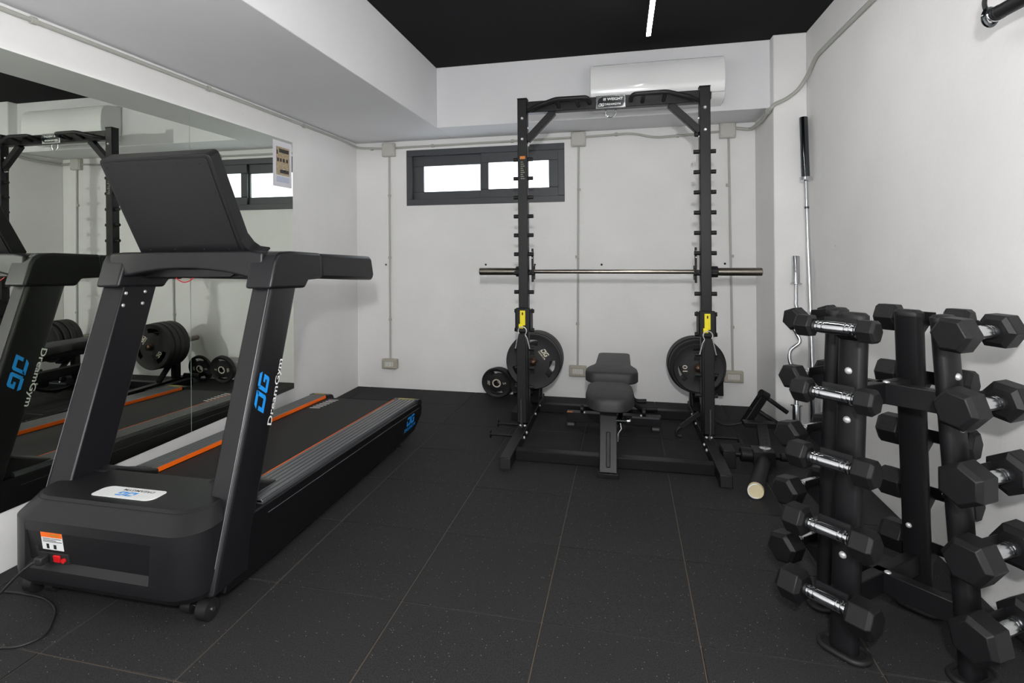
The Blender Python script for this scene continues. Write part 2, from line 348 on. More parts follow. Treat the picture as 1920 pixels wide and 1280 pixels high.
for i, (bx, bz, sx, sz, lab) in enumerate(((-2.031, 2.151, -2.033, .224, 'left of the window'), (-.337, 2.159, -.356, .228, 'right of the window'), (.823, 2.168, .852, .235, 'beside the corner pillar'))):
    t = thing('junction_box', 'square grey junction box on the back wall '+lab, 'junction box', (bx, YB, bz-.06), group='junction boxes')
    obj('body', MB().box(bx-.06, bx+.06, YB-.045, YB, bz-.06, bz+.06), 'box_grey', t, bevel=.006)
    obj('lid', MB().box(bx-.054, bx+.054, YB-.051, YB-.045, bz-.054, bz+.054), 'box_grey', t, bevel=.003)
    for a in (-1, 1):
        for c in (-1, 1): obj('screw', MB().cyl((bx+a*.044, YB-.051, bz+c*.044), (bx+a*.044, YB-.053, bz+c*.044), .006, 8), 'conduit', t)
    t = thing('wall_socket', 'beige triple power socket low on the back wall '+('near the left corner', 'behind the bench', 'behind the right upright')[i], 'socket', (sx, YB, sz-.044), group='wall sockets')
    obj('body', MB().box(sx-.072, sx+.072, YB-.05, YB, sz-.044, sz+.044), 'socket_beige', t, bevel=.006)
    obj('cover_frame', ring(sx-.062, sx+.062, sz-.034, sz+.034, sx-.045, sx+.045, sz-.022, sz+.022, YB-.056, YB-.05), 'socket_beige', t, bevel=.002)
    for k in range(3): obj('outlet', MB().box(sx-.043+k*.029, sx-.016+k*.029, YB-.054, YB-.049, sz-.021, sz+.021), 'socket_white', t, bevel=.003)
    for k in range(3):
        for q in (-1, 0, 1): obj('pin_hole', MB().cyl((sx-.0295+k*.029, YB-.0545, sz+q*.011), (sx-.0295+k*.029, YB-.0535, sz+q*.011), .0025, 8), 'dark_gap', t)
    conduit('conduit', 'thin vertical conduit down to the socket '+('near the left corner', 'behind the bench', 'behind the right upright')[i], [(bx+(.0, .0, .01)[i], yc, bz-.06), (sx-.002, yc, sz+.044)],
            [((bx+.0, yc, 1.74), (0, 0, 1)), ((sx-.001, yc, 1.18), (0, 0, 1)), ((sx-.001, yc, .62), (0, 0, 1))], r=.0085)
for x, z, lb in ((-2.075, 1.116, 'near the left corner'), (-1.144, 1.115, 'left of the rack'), (-.714, 1.114, 'beside the left upright'), (-.156, 1.114, 'behind the middle of the barbell'), (.80, 1.12, 'behind the right barbell sleeve')):
    tag(obj('wall_plug', MB().lathe([(0, .007), (.004, .009), (.006, .006), (.002, .004)], 10, Matrix.Translation((x, YB, z)) @ Matrix.Rotation(-PI/2, 4, 'Z')), 'dark_gap', org=(x, YB, z)), 'small black wall plug hole in the back wall '+lb, 'wall plug', 'wall plugs')

# ------------------------------------------------------------ air conditioner
t = thing('air_conditioner', 'white wall-mounted split air conditioner above the rack', 'air conditioner', (.26, YM, 2.265))
fnx = lambda u, v, h: (h, u, v)
sec = [(4.353, 2.585), (4.21, 2.574), (4.165, 2.555), (4.145, 2.52), (4.135, 2.46), (4.133, 2.40), (4.138, 2.345), (4.155, 2.315), (4.353, 2.315)]
obj('body', MB().prism(sec, -.205, .70, fnx), 'gloss_white', t, bevel=.004)
obj('vent_flap', MB().prism([(4.145, 2.309), (4.165, 2.288), (4.20, 2.27), (4.25, 2.262), (4.25, 2.272), (4.205, 2.28), (4.175, 2.296), (4.158, 2.311)], -.19, .60, fnx), 'gloss_white', t)
obj('lower_body', MB().prism([(4.20, 2.315), (4.353, 2.315), (4.353, 2.262), (4.25, 2.268)], -.2, .695, fnx), 'gloss_white', t)
obj('end_cap', MB().prism([(4.146, 2.311), (4.165, 2.285), (4.20, 2.266), (4.353, 2.258), (4.353, 2.311)], .612, .70, fnx), 'gloss_white', t, bevel=.003)
obj('gap_line', MB().box(.603, .610, 4.150, 4.20, 2.268, 2.318), 'dark_gap', t)

# ------------------------------------------------------------ treadmill
T = thing('treadmill', 'black motorised treadmill with orange striped foot rails in front of the mirror', 'treadmill', (-1.77, 2.65, 0))
TX0, TX1 = -2.15, -1.33
def rrect(x0, x1, y0, y1, rf, n=8, rb=.01):          # plan outline, rounded at the front (low y)
    P = []
    for k in range(n+1): a = PI+PI/2*k/n; P.append((x0+rf+rf*math.cos(a), y0+rf+rf*math.sin(a)))
    for k in range(n+1): a = 1.5*PI+PI/2*k/n; P.append((x1-rf+rf*math.cos(a), y0+rf+rf*math.sin(a)))
    return P+[(x1, y1-rb), (x1-rb, y1), (x0+rb, y1), (x0, y1-rb)]
HX0, HX1, HY = -2.132, -1.345, 1.556
lev = [(.078, .028), (.106, .004), (.135, 0), (.316, 0), (.366, .054), (.3742, .064)]
rings = []
for z, ins in lev:
    rings.append([Vector((x, y, z)) for x, y in rrect(HX0+ins*.55, HX1-ins*.55, HY+ins, 1.872, .105)])
hood = MB(); n = len(rings[0]); hood.v = [p for R in rings for p in R]
fi = 8                                               # the straight front segment lies between outline points 8 and 9
for i in range(len(rings)-1):
    for k in range(n):
        if i == 2 and k == fi: continue
        hood.f.append((i*n+k, i*n+(k+1) % n, (i+1)*n+(k+1) % n, (i+1)*n+k))
hood.f += [tuple(range(n-1, -1, -1)), tuple((len(rings)-1)*n+k for k in range(n))]
A0, A1, B0, B1 = 2*n+fi, 2*n+fi+1, 3*n+fi, 3*n+fi+1
rx0, rx1, rz0, rz1 = -2.03, -1.515, .152, .282
c0 = len(hood.v); hood.v += [Vector(p) for p in ((rx0, HY, rz0), (rx1, HY, rz0-.004), (rx1+.012, HY, rz1), (rx0, HY, rz1), (rx0+.006, HY+.019, rz0+.022), (rx1-.004, HY+.019, rz0+.018), (rx1+.006, HY+.004, rz1-.002), (rx0+.006, HY+.004, rz1-.002))]
c = [c0+i for i in range(8)]
hood.f += [(A0, A1, c[1], c[0]), (A1, B1, c[2], c[1]), (B1, B0, c[3], c[2]), (B0, A0, c[0], c[3]), (c[0], c[1], c[5], c[4]), (c[1], c[2], c[6], c[5]), (c[2], c[3], c[7], c[6]), (c[3], c[0], c[4], c[7]), (c[4], c[5], c[6], c[7])]
H = obj('motor_hood', hood, 'hood_plastic', T, smooth=28)
obj('seam_line', MB().tube([(x, y-.0003, .3665) for x, y in rrect(HX0+.0297, HX1-.0297, HY+.0535, 1.872, .105)[:19]], .0013, 6), 'dark_gap', H)
def para(x0, x1, y0, y1, r, sk):                     # rounded, skewed badge outline
    P = []
    for cx, cy, a0, rr in ((x1-r, y1-r, 0, r*.35), (x0+r, y1-r, 90, r), (x0+r, y0+r, 180, r*.35), (x1-r, y0+r, 270, r)):
        ex = cx+(r-rr)*(1 if a0 in (0, 270) else -1); ey = cy+(r-rr)*(1 if a0 in (0, 90) else -1)
        for k in range(7): a = math.radians(a0+15*k); P.append((ex+rr*math.cos(a), ey+rr*math.sin(a)))
    return P
bd = obj('badge', MB().prism(para(-1.862, -1.602, 1.658, 1.738, .034, 0), .374, .3765, lambda u, v, h: (u, v, h)), 'print_white', H, smooth=30)
obj('badge_print', logo_on(lambda u, v: (-1.692-u, 1.703-v, .3768), .085, .03), 'logo_blue', H)
obj('badge_print', text_on('DREAMGYM', lambda u, v: (-1.642-u, 1.725-v, .3768), .13, .014), 'print_black', H)
def ry(z): return HY+.004+.015*(.280-z)/(.280-.176)    # the recess plane slopes inwards towards its foot
def slab(x0, x1, z0, z1, t0, t1): return MB().add([(x, ry(z)-t, z) for x in (x0, x1) for z in (z0, z1) for t in (t0, t1)], [(0, 1, 3, 2), (4, 6, 7, 5), (0, 4, 5, 1), (2, 3, 7, 6), (0, 2, 6, 4), (1, 5, 7, 3)])
ly = ry(.19)
obj('warning_label', slab(-1.963, -1.872, 0.2160, 0.2820, .0003, .0012), 'print_white', H)
obj('warning_label', slab(-1.963, -1.872, 0.2620, 0.2820, .0012, .0016), 'orange', H)
obj('label_print', slab(-1.928, -1.882, 0.2670, 0.2770, .0016, .002), 'sticker_orange', H)
for z, a, e in ((.256, -1.957, -1.878), (.250, -1.957, -1.90), (.245, -1.957, -1.876)): obj('label_print', slab(a, e, z, z+.0022, .0012, .0016), 'print_black', H)
obj('label_print', slab(-1.944, -1.933, 0.2200, 0.2380, .0012, .0016), 'print_black', H); obj('label_print', slab(-1.914, -1.902, 0.2200, 0.2360, .0012, .0016), 'print_black', H)
obj('power_inlet', slab(-1.978, -1.852, 0.1720, 0.2080, -.004, .006), 'dark_gap', H, bevel=.002)
obj('power_switch', slab(-1.912, -1.885, 0.1770, 0.2020, .004, .012), 'red', H, bevel=.002)
obj('reset_button', MB().cyl((-1.870, ly-.004, .186), (-1.870, ly-.012, .186), .008, 12), 'red', H)
obj('inlet_slot', slab(-1.992, -1.980, 0.1950, 0.2270, .0, .003), 'dark_gap', H)
for side in (-1, 1):
    xo = TX1-.003 if side > 0 else TX0+.003; xi = xo-side*.098
    prof = [(1.632, .085), (1.66, .17), (1.978, 1.112), (2.172, 1.112), (1.855, .20), (1.84, .085)]
    ch = .035
    mb = MB()
    pin = [(y+(.018 if k < 3 else 0), z) for k, (y, z) in enumerate(prof)]
    r0 = [Vector((xi, y, z)) for y, z in pin]; r1 = [Vector((xo-side*.012, y, z)) for y, z in prof]; r2 = [Vector((xo, y+(.014 if k < 3 else -.03), z)) for k, (y, z) in enumerate(prof)]
    mb.loft([r0, r1, r2])
    P_ = obj('post', mb, 'post_plastic', T, bevel=.006)
    obj('trim_strip', MB().tube([(xo-side*.011, 1.6585, .17), (xo-side*.011, 1.9765, 1.11)], .0013, 6), 'silver_line', P_)
    for dz, dy in ((1.07, 2.0), (1.07, 2.1), (1.02, 1.985), (1.02, 2.085)):
        bolt(P_, (xi, dy, dz), (-side, 0, 0), .008, .006)
    bolt(P_, (xo-.03*side, 1.655, .24), (0, -1, 0), .005, .004)
    yl = xo+side*.0008
    d = Vector((0, .317, .942)).normalized(); e = Vector((0, .942, -.317))
    if side > 0:
        base = Vector((yl, 1.905, .59))
        obj('post_print', logo_on(lambda u, v: base+Vector((0, -.018, .045))+d*u+e*(-v*.9+.03), .155, .075), 'logo_blue', P_)
        obj('post_print', text_on('DreamGym', lambda u, v: base+d*u+e*(.085-v)+Vector((0, -.012, 0)), .255, .036), 'print_white', P_)
    else:
        base = Vector((yl, 1.99, .835))
        obj('post_print', logo_on(lambda u, v: base+Vector((0, -.015, -.045))-d*u+e*(v*.9-.05), .155, .075), 'logo_blue', P_)
        obj('post_print', text_on('DreamGym', lambda u, v: base-d*u+e*(.058+v)+Vector((0, -.012, 0)), .255, .036), 'print_white', P_)
    # upper bracket with handrail
    x0, x1 = sorted((xo+side*.012, xi-side*.008))
    br = [(1.952, 1.098), (1.985, 1.20), (2.002, 1.228), (2.03, 1.240), (2.10, 1.244), (2.335, 1.234), (2.345, 1.118), (2.235, 1.118), (2.205, 1.085)]
    obj('bracket', MB().prism(br, x0, x1, fnx), 'post_plastic', T, bevel=.012, seg=3)
    hr = [(2.339, 1.232), (2.86, 1.213), (2.885, 1.203), (2.912, 1.115), (2.905, 1.092), (2.885, 1.083), (2.349, 1.118)]
    obj('handrail', MB().prism(hr, x0+.004, x1-.004, fnx), 'grip_black' if 0 else 'post_plastic', T, bevel=.016, seg=3)
# bridge
top = [(-2.12, 1.235), (-2.06, 1.243), (-1.44, 1.247), (-1.38, 1.24)]; bot = []
for k in range(17):
    u = k/16; bot.append((-1.385-(.725)*u, 1.112+.062*(1-(2*u-1)**2)**.75))
obj('bridge', MB().prism(top+bot, 1.985, 2.12, lambda u, v, h: (u, h, v)), 'post_plastic', T, bevel=.010, seg=3)
obj('console_tray', MB().prism([(-2.06, 1.17), (-1.56, 1.175), (-1.575, 1.147), (-1.60, 1.134), (-2.02, 1.130), (-2.045, 1.145)], 2.08, 2.20, lambda u, v, h: (u, h, v)), 'skirt', T, bevel=.005)
obj('safety_cord', MB().tube([(-1.90+.14*k/12, 2.085, 1.155-.042*math.sin(PI*k/12)) for k in range(13)], .0022, 6), 'red', T)
# screen, leaning towards its back
n0 = Vector((0, .875, .484)); up = Vector((0, -.484, .875)); sb = Vector((-1.745, 2.062, 1.243))
def scr(pts, d0, d1, inset=0): return MB().prism(pts, d0, d1, lambda u, v, h: sb+Vector((1, 0, 0))*u+up*v+n0*h)
def rr2(x0, x1, y0, y1, r, n=5, rbot=.004):
    P = []
    for cx, cy, a0, q in ((x1, y1, 0, r), (x0, y1, 90, r), (x0, y0, 180, rbot), (x1, y0, 270, rbot)):
        sx = -1 if cx == x1 else 1; sy = -1 if cy == y1 else 1
        for k in range(n+1): a = math.radians(a0+90*k/n); P.append((cx+sx*q+q*math.cos(a), cy+sy*q+q*math.sin(a)))
    return P
sc = obj('screen', scr(rr2(-.255, .253, -.012, .435, .022), -.030, .030), 'hood_plastic', T, bevel=.008, seg=3)
obj('screen_back', scr(rr2(-.243, .236, -.008, .422, .014), -.0335, -.029), 'hood_plastic', sc, bevel=.0015)
obj('display', scr(rr2(-.235, .235, .01, .415, .01), .0295, .0315), 'skirt', sc)
obj('screen_foot', MB().prism([(.235, -.004), (.262, -.004), (.330, -.004), (.330, .004), (.290, .010), (.268, .03), (.252, .07), (.235, .09)], -.028, .03, lambda u, v, h: sb+Vector((1, 0, 0))*u+up*v+n0*h), 'hood_plastic', sc)
for u, v in ((-.225, .40), (-.075, .405), (.10, .405), (.20, .40), (.222, .28), (.226, .16), (-.195, .03), (-.07, .03), (.07, .03), (.19, .03), (-.228, .25)):
    p = sb+Vector((1, 0, 0))*u+up*v-n0*.0335; bolt(sc, p, -n0, .004, .002, 'dark_gap')
# deck, slightly inclined towards the hood
def inc(mb):
    for v in mb.v: v.z += .033*(3.65-v.y)
    return mb
for side in (-1, 1):
    xo = TX1-.008 if side > 0 else TX0+.008; xi = -1.512 if side > 0 else -2.006
    prof = [(1.70, .06), (1.80, .276), (3.655, .213), (3.69, .202), (3.702, .17), (3.69, .12), (3.56, .052), (3.4, .045), (1.95, .045)]
    x0, x1 = sorted((xo, xi+side*.02))
    sk = obj('side_skirt', MB().prism(prof, x0, x1, fnx), 'skirt', T, bevel=.006)
    obj('skirt_line', inc(MB().tube([(xo+side*.0004, 1.95, .176), (xo+side*.0004, 3.64, .176)], .0016, 6)), 'rail_alu', sk)
    if side > 0: fm = lambda u, v: (xo+.001, 3.41+u, .118+v)
    else: fm = lambda u, v: (xo-.001, 3.56-u, .118+v)
    obj('skirt_print', logo_on(fm, .15, .05), 'logo_blue', sk)
    if side > 0: fm2 = lambda u, v: (xo+.001, 3.375+u, .09+v)
    else: fm2 = lambda u, v: (xo-.001, 3.58-u, .09+v)
    obj('skirt_print', text_on('DREAMGYM', fm2, .19, .019), 'logo_blue', sk)
    ra = MB(); y0, y1 = 1.93, 3.615; wd = abs(xo-xi)-.022
    for k in range(6):                               # ribbed tread strip
        a = xi+side*(.012+k*wd/6); e = a+side*(wd/6-.005); p0, p1 = sorted((a, e)); ra.box(p0, p1, y0, y1, .219, .2345)
    p0, p1 = sorted((xi+side*.008, xo-side*.01)); ra.box(p0, p1, y0, y1, .2135, .2285)
    obj('foot_rail', inc(ra), 'rail_alu', T, bevel=.0012, seg=1)
    p0, p1 = sorted((xi+side*.0055, xi+side*.008)); obj('orange_strip', inc(MB().box(p0, p1, y0+.01, y1-.01, .2145, .2350)), 'orange', T)
    p0, p1 = sorted((xi-side*.006, xo+side*.001))
    ec = obj('end_cap', MB().prism([(3.615, .205), (3.615, .2355), (3.655, .2335), (3.685, .222), (3.704, .195), (3.69, .19)], p0, p1, fnx), 'hood_plastic', T, bevel=.003)
    p0, p1 = sorted((xi+side*.03, xo-side*.03)); obj('sticker', MB().box(p0, p1, 3.618, 3.648, .2354, .2364), 'sticker_gold', ec)
    fc = [(1.83, .350), (1.845, .381), (1.90, .380), (1.97, .348), (2.05, .312), (2.12, .288), (2.115, .262), (1.90, .262)]
    p0, p1 = sorted((xi-side*.012, xi+side*.105)); obj('rail_cap', MB().prism(fc, p0, p1, fnx), 'hood_plastic', T, bevel=.012, seg=3)
    # feet
    fx = xo-side*.045
    ft = obj('levelling_foot', MB().lathe([(0, .034), (.008, .034), (.014, .02), (.018, .011)], 20, Matrix.Translation((fx, 3.37, 0)) @ Matrix.Rotation(-PI/2, 4, 'Y')), 'grip_black', T)
    obj('stem', MB().cyl((fx, 3.37, .015), (fx, 3.37, .065), .009, 10), 'chrome', ft)
    wh = obj('transport_wheel', MB().lathe([(-.022, .028), (-.02, .036), (.02, .036), (.022, .028)], 20, Matrix.Translation((xo-side*.035, 1.655, .0365))), 'grip_black', T)
    obj('axle', MB().cyl((xo-side*.06, 1.655, .0365), (xo-side*.008, 1.655, .0365), .009, 10), 'chrome', wh)
    obj('wheel_bracket', MB().bar((xo-side*.066, 1.66, .035), (xo-side*.066, 1.75, .10), .006, .05), 'tube_black', T)
    rl = obj('small_wheel', MB().lathe([(-.02, .02), (-.018, .026), (.018, .026), (.02, .02)], 16, Matrix.Translation((xo-side*.112, 1.665, .034))), 'grip_black', T)
    obj('axle', MB().cyl((xo-side*.14, 1.665, .034), (xo-side*.084, 1.665, .034), .006, 10), 'chrome', rl)
obj('base_frame', MB().box(TX0+.10, TX1-.10, 1.63, 3.5, .06, .10).box(TX0+.08, TX1-.08, 1.66, 1.70, .03, .075), 'tube_black', T)
bl = obj('running_belt', inc(MB().box(-2.004, -1.514, 1.86, 3.63, .196, .214)).lathe([(-2.004, .05), (-1.516, .05)], 24, Matrix.Translation((0, 3.625, .163))), 'belt', T)
for k in range(7):
    y = 3.33+k*.037; obj('belt_mark', inc(MB().add([(-1.978+k*.002, y, .2150), (-1.91+k*.002, y+.010, .2150), (-1.91+k*.002, y+.026, .2150), (-1.978+k*.002, y+.016, .2150)], [(0, 1, 2, 3)])), 'print_white', bl)
# power cord
cp = [(-1.945, ly-.012, .188), (-1.965, 1.54, .183), (-2.005, 1.52, .15), (-2.085, 1.51, .07), (-2.13, 1.49, .015), (-2.19, 1.50, .006), (-2.26, 1.58, .005), (-2.202, 1.618, .005), (-2.079, 1.622, .005), (-2.001, 1.612, .005), (-1.92, 1.575, .005), (-1.865, 1.52, .005), (-1.828, 1.464, .005), (-1.851, 1.407, .005), (-1.91, 1.383, .005), (-2.05, 1.35, .005), (-2.25, 1.33, .005)]
def smooth_path(P, n=6):
    P = [Vector(p) for p in P]; out = []
    for i in range(len(P)-1):
        a, b_, c_, d_ = P[max(i-1, 0)], P[i], P[i+1], P[min(i+2, len(P)-1)]
        for k in range(n):
            s = k/n; out.append(.5*((2*b_)+(c_-a)*s+(2*a-5*b_+4*c_-d_)*s*s+(3*b_-a-3*c_+d_)*s**3))
    return out+[P[-1]]
pc = obj('power_cord', MB().tube(smooth_path(cp), .0042, 8), 'cord_black', T, smooth=60, label='black power cord curling over the floor')
obj('plug', MB().box(-1.962, -1.93, ly-.04, ly-.007, .175, .202), 'cord_black', pc, bevel=.005)

# ------------------------------------------------------------ half rack
R = thing('power_rack', 'tall black half rack with pull-up bar and peg studded uprights', 'rack', (-.06, 3.85, 0))
UL, UR, UY0, UY1 = -.644, .522, 3.802, 3.872
for side, ux in ((-1, UL), (1, UR)):
    ins = -side                                      # direction towards the inside of the rack
    u = obj('upright', MB().box(ux-.0325, ux+.0325, UY0, UY1, .072, 2.262), 'tube_black', R, bevel=.004)
    obj('cap', MB().box(ux-.034, ux+.034, UY0-.0015, UY1+.0015, 2.262, 2.268), 'grip_black', u, bevel=.002)
    for z in (2.13, 1.99): bolt(u, (ux, UY0, z), (0, -1, 0), .011, .01)
    for z in (2.07, 1.955): bolt(u, (ux+ins*.0325, 3.84, z), (ins, 0, 0), .011, .01)
    for k in range(13):
        z = 1.857-.129*k; pg = obj('peg', MB().cyl((ux-.067, 3.837, z), (ux+.067, 3.837, z), .0135, 12), 'grip_black', R)
    f = obj('foot', MB().box(ux-.031, ux+.031, 3.145, 4.62, .003, .070), 'tube_black', R, bevel=.003)
    obj('foot_cap', MB().box(ux-.029, ux+.029, 3.141, 3.146, .006, .067), 'grip_black', f, bevel=.002)
    obj('floor_pad', MB().box(ux-.034, ux+.034, 3.15, 3.2, 0, .004), 'grip_black', f)
    for dx in (-.012, .012): bolt(f, (ux+dx*1.1, 3.745, .07), (0, 0, 1), .010, .009)
    for y, z in ((3.335, .05), (3.335, .02), (3.36, .05), (3.60, .04), (3.70, .04), (4.10, .05), (4.33, .05), (4.38, .02)): bolt(f, (ux+ins*.031, y, z), (ins, 0, 0), .010, .009)
    obj('gusset', MB().prism([(3.70, .07), (3.802, .07), (3.802, .26), (3.79, .26)], ux-.004, ux+.004, fnx), 'tube_black', R)
    # side pins for bands
    for y in ((3.56, 3.79) if side < 0 else (3.79,)):
        q = ux+side*.031; e = ux+side*.175
        p_ = obj('band_pin', MB().cyl((q, y, .062), (e, y, .062), .009, 12), 'tube_black', R); obj('end_disc', MB().cyl((e, y, .062), (e+side*.005, y, .062), .024, 16), 'tube_black', p_)
    # plate storage
    obj('storage_post', MB().box(ux-.03, ux+.03, 4.475, 4.535, .07, .47), 'tube_black', R, bevel=.004)
    obj('storage_brace', MB().bar((ux, 4.47, .25), (ux, 4.30, .075), .05, .02), 'tube_black', R)
    h = obj('plate_horn', MB().cyl((ux, 4.185, .405), (ux, 4.782, .405), .0245, 20), 'brushed_steel', R)
    obj('horn_cap', MB().lathe([(0, .026), (.008, .026), (.016, .014)], 18, Matrix.Translation((ux, 4.188, .405)) @ Matrix.Rotation(-PI/2, 4, 'Z')), 'bronze_hub', h)
    if side > 0: obj('storage_panel', MB().box(.62, .728, 4.47, 4.50, .155, .405), 'tube_black', R, bevel=.003)
    # folded spotter arm
    bk = obj('arm_bracket', MB().box(ux-.046, ux+.046, 3.77, UY0, .69, .850).box(ux-.052, ux-.046, 3.77, 3.88, .70, .84).box(ux+.046, ux+.052, 3.77, 3.88, .70, .84), 'powder_black', R, bevel=.003)
    ar = obj('spotter_arm', MB().prism([(ux-.018, .688), (ux+.018, .688), (ux+.031, .62), (ux+.031, .10), (ux-.031, .10), (ux-.031, .62)], 3.705, 3.77, lambda u, v, h: (u, h, v)), 'powder_black', R, bevel=.004)
    obj('edge_rod', MB().cyl((ux+.004*side, 3.702, .10), (ux+.004*side, 3.702, .255), .004, 8), 'rail_alu', ar)
    obj('release_tab', MB().box(ux-.018, ux+.018, 3.762, 3.771, .735, .835).box(ux-.026, ux+.004, 3.758, 3.770, .715, .745), 'yellow', bk, bevel=.002)
    obj('tab_hole', MB().box(ux-.004, ux+.004, 3.7605, 3.762, .805, .823), 'dark_gap', bk)
    obj('ring', MB().tube([(ux+.028*math.cos(a*PI/10), 3.752, .700+.028*math.sin(a*PI/10)) for a in range(20)], .0036, 8, closed=True), 'zinc', bk)
    obj('wire', MB().tube([(ux-.048, 3.755, .582), (ux-.032, 3.75, .652), (ux-.020, 3.745, .676), (ux+.020, 3.745, .676), (ux+.032, 3.75, .652), (ux+.048, 3.755, .582)], .0036, 8), 'zinc', bk)
    # j-hook
    jx = ux+ins*.052
    jh = obj('j_hook', MB().box(jx-.006, jx+.006, 3.80, 3.95, 1.085, 1.10).box(jx-.006, jx+.006, 3.87, 3.90, 1.02, 1.25).box(jx-.006, jx+.006, 3.955, 3.967, 1.045, 1.13).box(jx-.006, jx+.006, 3.89, 3.967, 1.035, 1.06), 'powder_black', R, bevel=.002)
    bolt(jh, (jx, 3.865, 1.222), (0, -1, 0), .007, .01); bolt(jh, (jx, 3.868, 1.185), (0, -1, 0), .005, .008)
    # diagonal brace and multi grip handle
    obj('brace', MB().bar((ux+ins*.21, 3.837, 2.168), (ux+ins*.028, 3.837, 1.985), .05, .045), 'tube_black', R, bevel=.003)
    m_ = -.062
    g = [(ux+ins*.045, 3.805, 2.178), (ux+ins*.09, 3.755, 2.188), (ux+ins*.235, 3.715, 2.222), (ux+ins*.435, 3.715, 2.220), (ux+ins*.452, 3.75, 2.210), (ux+ins*.452, 3.805, 2.205)]
    obj('grip_handle', MB().tube(bez(g, 5, .025), .0145, 12), 'grip_black', R, smooth=60)
    for a, z0 in ((.25, 2.205), (.38, 2.20)): obj('grip_stub', MB().cyl((ux+ins*a, 3.802, 2.19), (ux+ins*(a-.005), 3.722, z0+.008), .012, 12), 'grip_black', R)
kn = obj('pull_knob', MB().lathe([(0, .012), (.006, .019), (.022, .019), (.028, .010)], 16, Matrix.Translation((UR-.062, 3.837, 1.968))), 'grip_black', R)
obj('knob_pin', MB().cyl((UR-.034, 3.837, 1.952), (UR-.060, 3.837, 1.952), .007, 10), 'zinc', kn)
obj('hook_bar', MB().bar((.49, 3.92, .172), (.372, 3.90, .082), .02, .026).tube(smooth_path([(.372, 3.90, .082), (.352, 3.90, .062), (.345, 3.9, .045), (.352, 3.9, .026), (.375, 3.9, .021)]), .012, 8), 'grip_black', R)
obj('top_beam', MB().box(UL+.0325, UR-.0325, UY0+.002, UY1-.002, 2.166, 2.242), 'tube_black', R, bevel=.003)
obj('crossbar', MB().box(UL+.031, UR-.031, 3.30, 3.36, .003, .063), 'tube_black', R, bevel=.003)
obj('crossbar', MB().box(UL+.031, UR-.031, 4.325, 4.385, .003, .063), 'tube_black', R, bevel=.003)
sk = obj('safety_sticker', MB().box(UL-.018, UL+.022, UY0-.0008, UY0, 1.70, 1.875), 'powder_black', R)
obj('sticker_head', MB().box(UL-.016, UL+.020, UY0-.0014, UY0-.0008, 1.855, 1.875), 'sticker_orange', sk)
sp = MB()
for k in range(9): sp.box(UL-.012, UL+.016-.006*(k % 3), UY0-.0012, UY0-.0008, 1.72+k*.014, 1.726+k*.014)
obj('sticker_print', sp, 'green_label', sk)
bp = obj('badge', MB().box(-.152, .036, UY0-.003, UY0+.003, 2.162, 2.246), 'chrome', R, bevel=.002)
y_ = UY0-.0034
obj('badge_field', MB().prism([(-.141, 2.170), (.005, 2.170), (.022, 2.178), (.030, 2.195), (.030, 2.237), (-.11, 2.237), (-.130, 2.229), (-.141, 2.212)], y_, y_+.0006, lambda u, v, h: (u, h, v)), 'dark_chrome', bp)
obj('badge_print', text_on('III WEIGHT', lambda u, v: (-.105+u, y_-.0003, 2.212+v), .125, .018), 'print_white', bp)
obj('badge_print', logo_on(lambda u, v: (-.137+u, y_-.0003, 2.176+v), .04, .019), 'print_white', bp)
obj('badge_print', text_on('DREAMGYM', lambda u, v: (-.095+u, y_-.0003, 2.180+v), .10, .014), 'print_white', bp)
obj('eye_hook', MB().tube(smooth_path([(-.09, 3.837, 2.25), (-.09, 3.837, 2.16), (-.089, 3.837, 2.135), (-.077, 3.837, 2.115), (-.058, 3.837, 2.108), (-.039, 3.837, 2.115), (-.027, 3.837, 2.135), (-.026, 3.837, 2.16), (-.026, 3.837, 2.25)]), .0048, 8), 'chrome', R)

# barbell on the hooks
B = thing('barbell', 'short steel barbell resting across the rack hooks', 'barbell', (-.05, 3.925, 1.075))
by, bz = 3.925, 1.0905
obj('shaft', MB().cyl((-.72, by, bz), (.63, by, bz), .0143, 20), 'brushed_steel', B)
obj('sleeve', MB().lathe([(-.977, .024), (-.974, .0262), (-.70, .0262)], 24, Matrix.Translation((0, by, bz))), 'brushed_steel', B)
obj('sleeve', MB().lathe([(.605, .0262), (.870, .0262), (.873, .024)], 24, Matrix.Translation((0, by, bz))), 'brushed_steel', B)
obj('collar', MB().lathe([(-.715, .030), (-.712, .036), (-.672, .036), (-.669, .03)], 24, Matrix.Translation((0, by, bz))), 'grip_black', B)
obj('collar', MB().lathe([(.562, .030), (.565, .036), (.607, .036), (.610, .03)], 24, Matrix.Translation((0, by, bz))), 'grip_black', B)

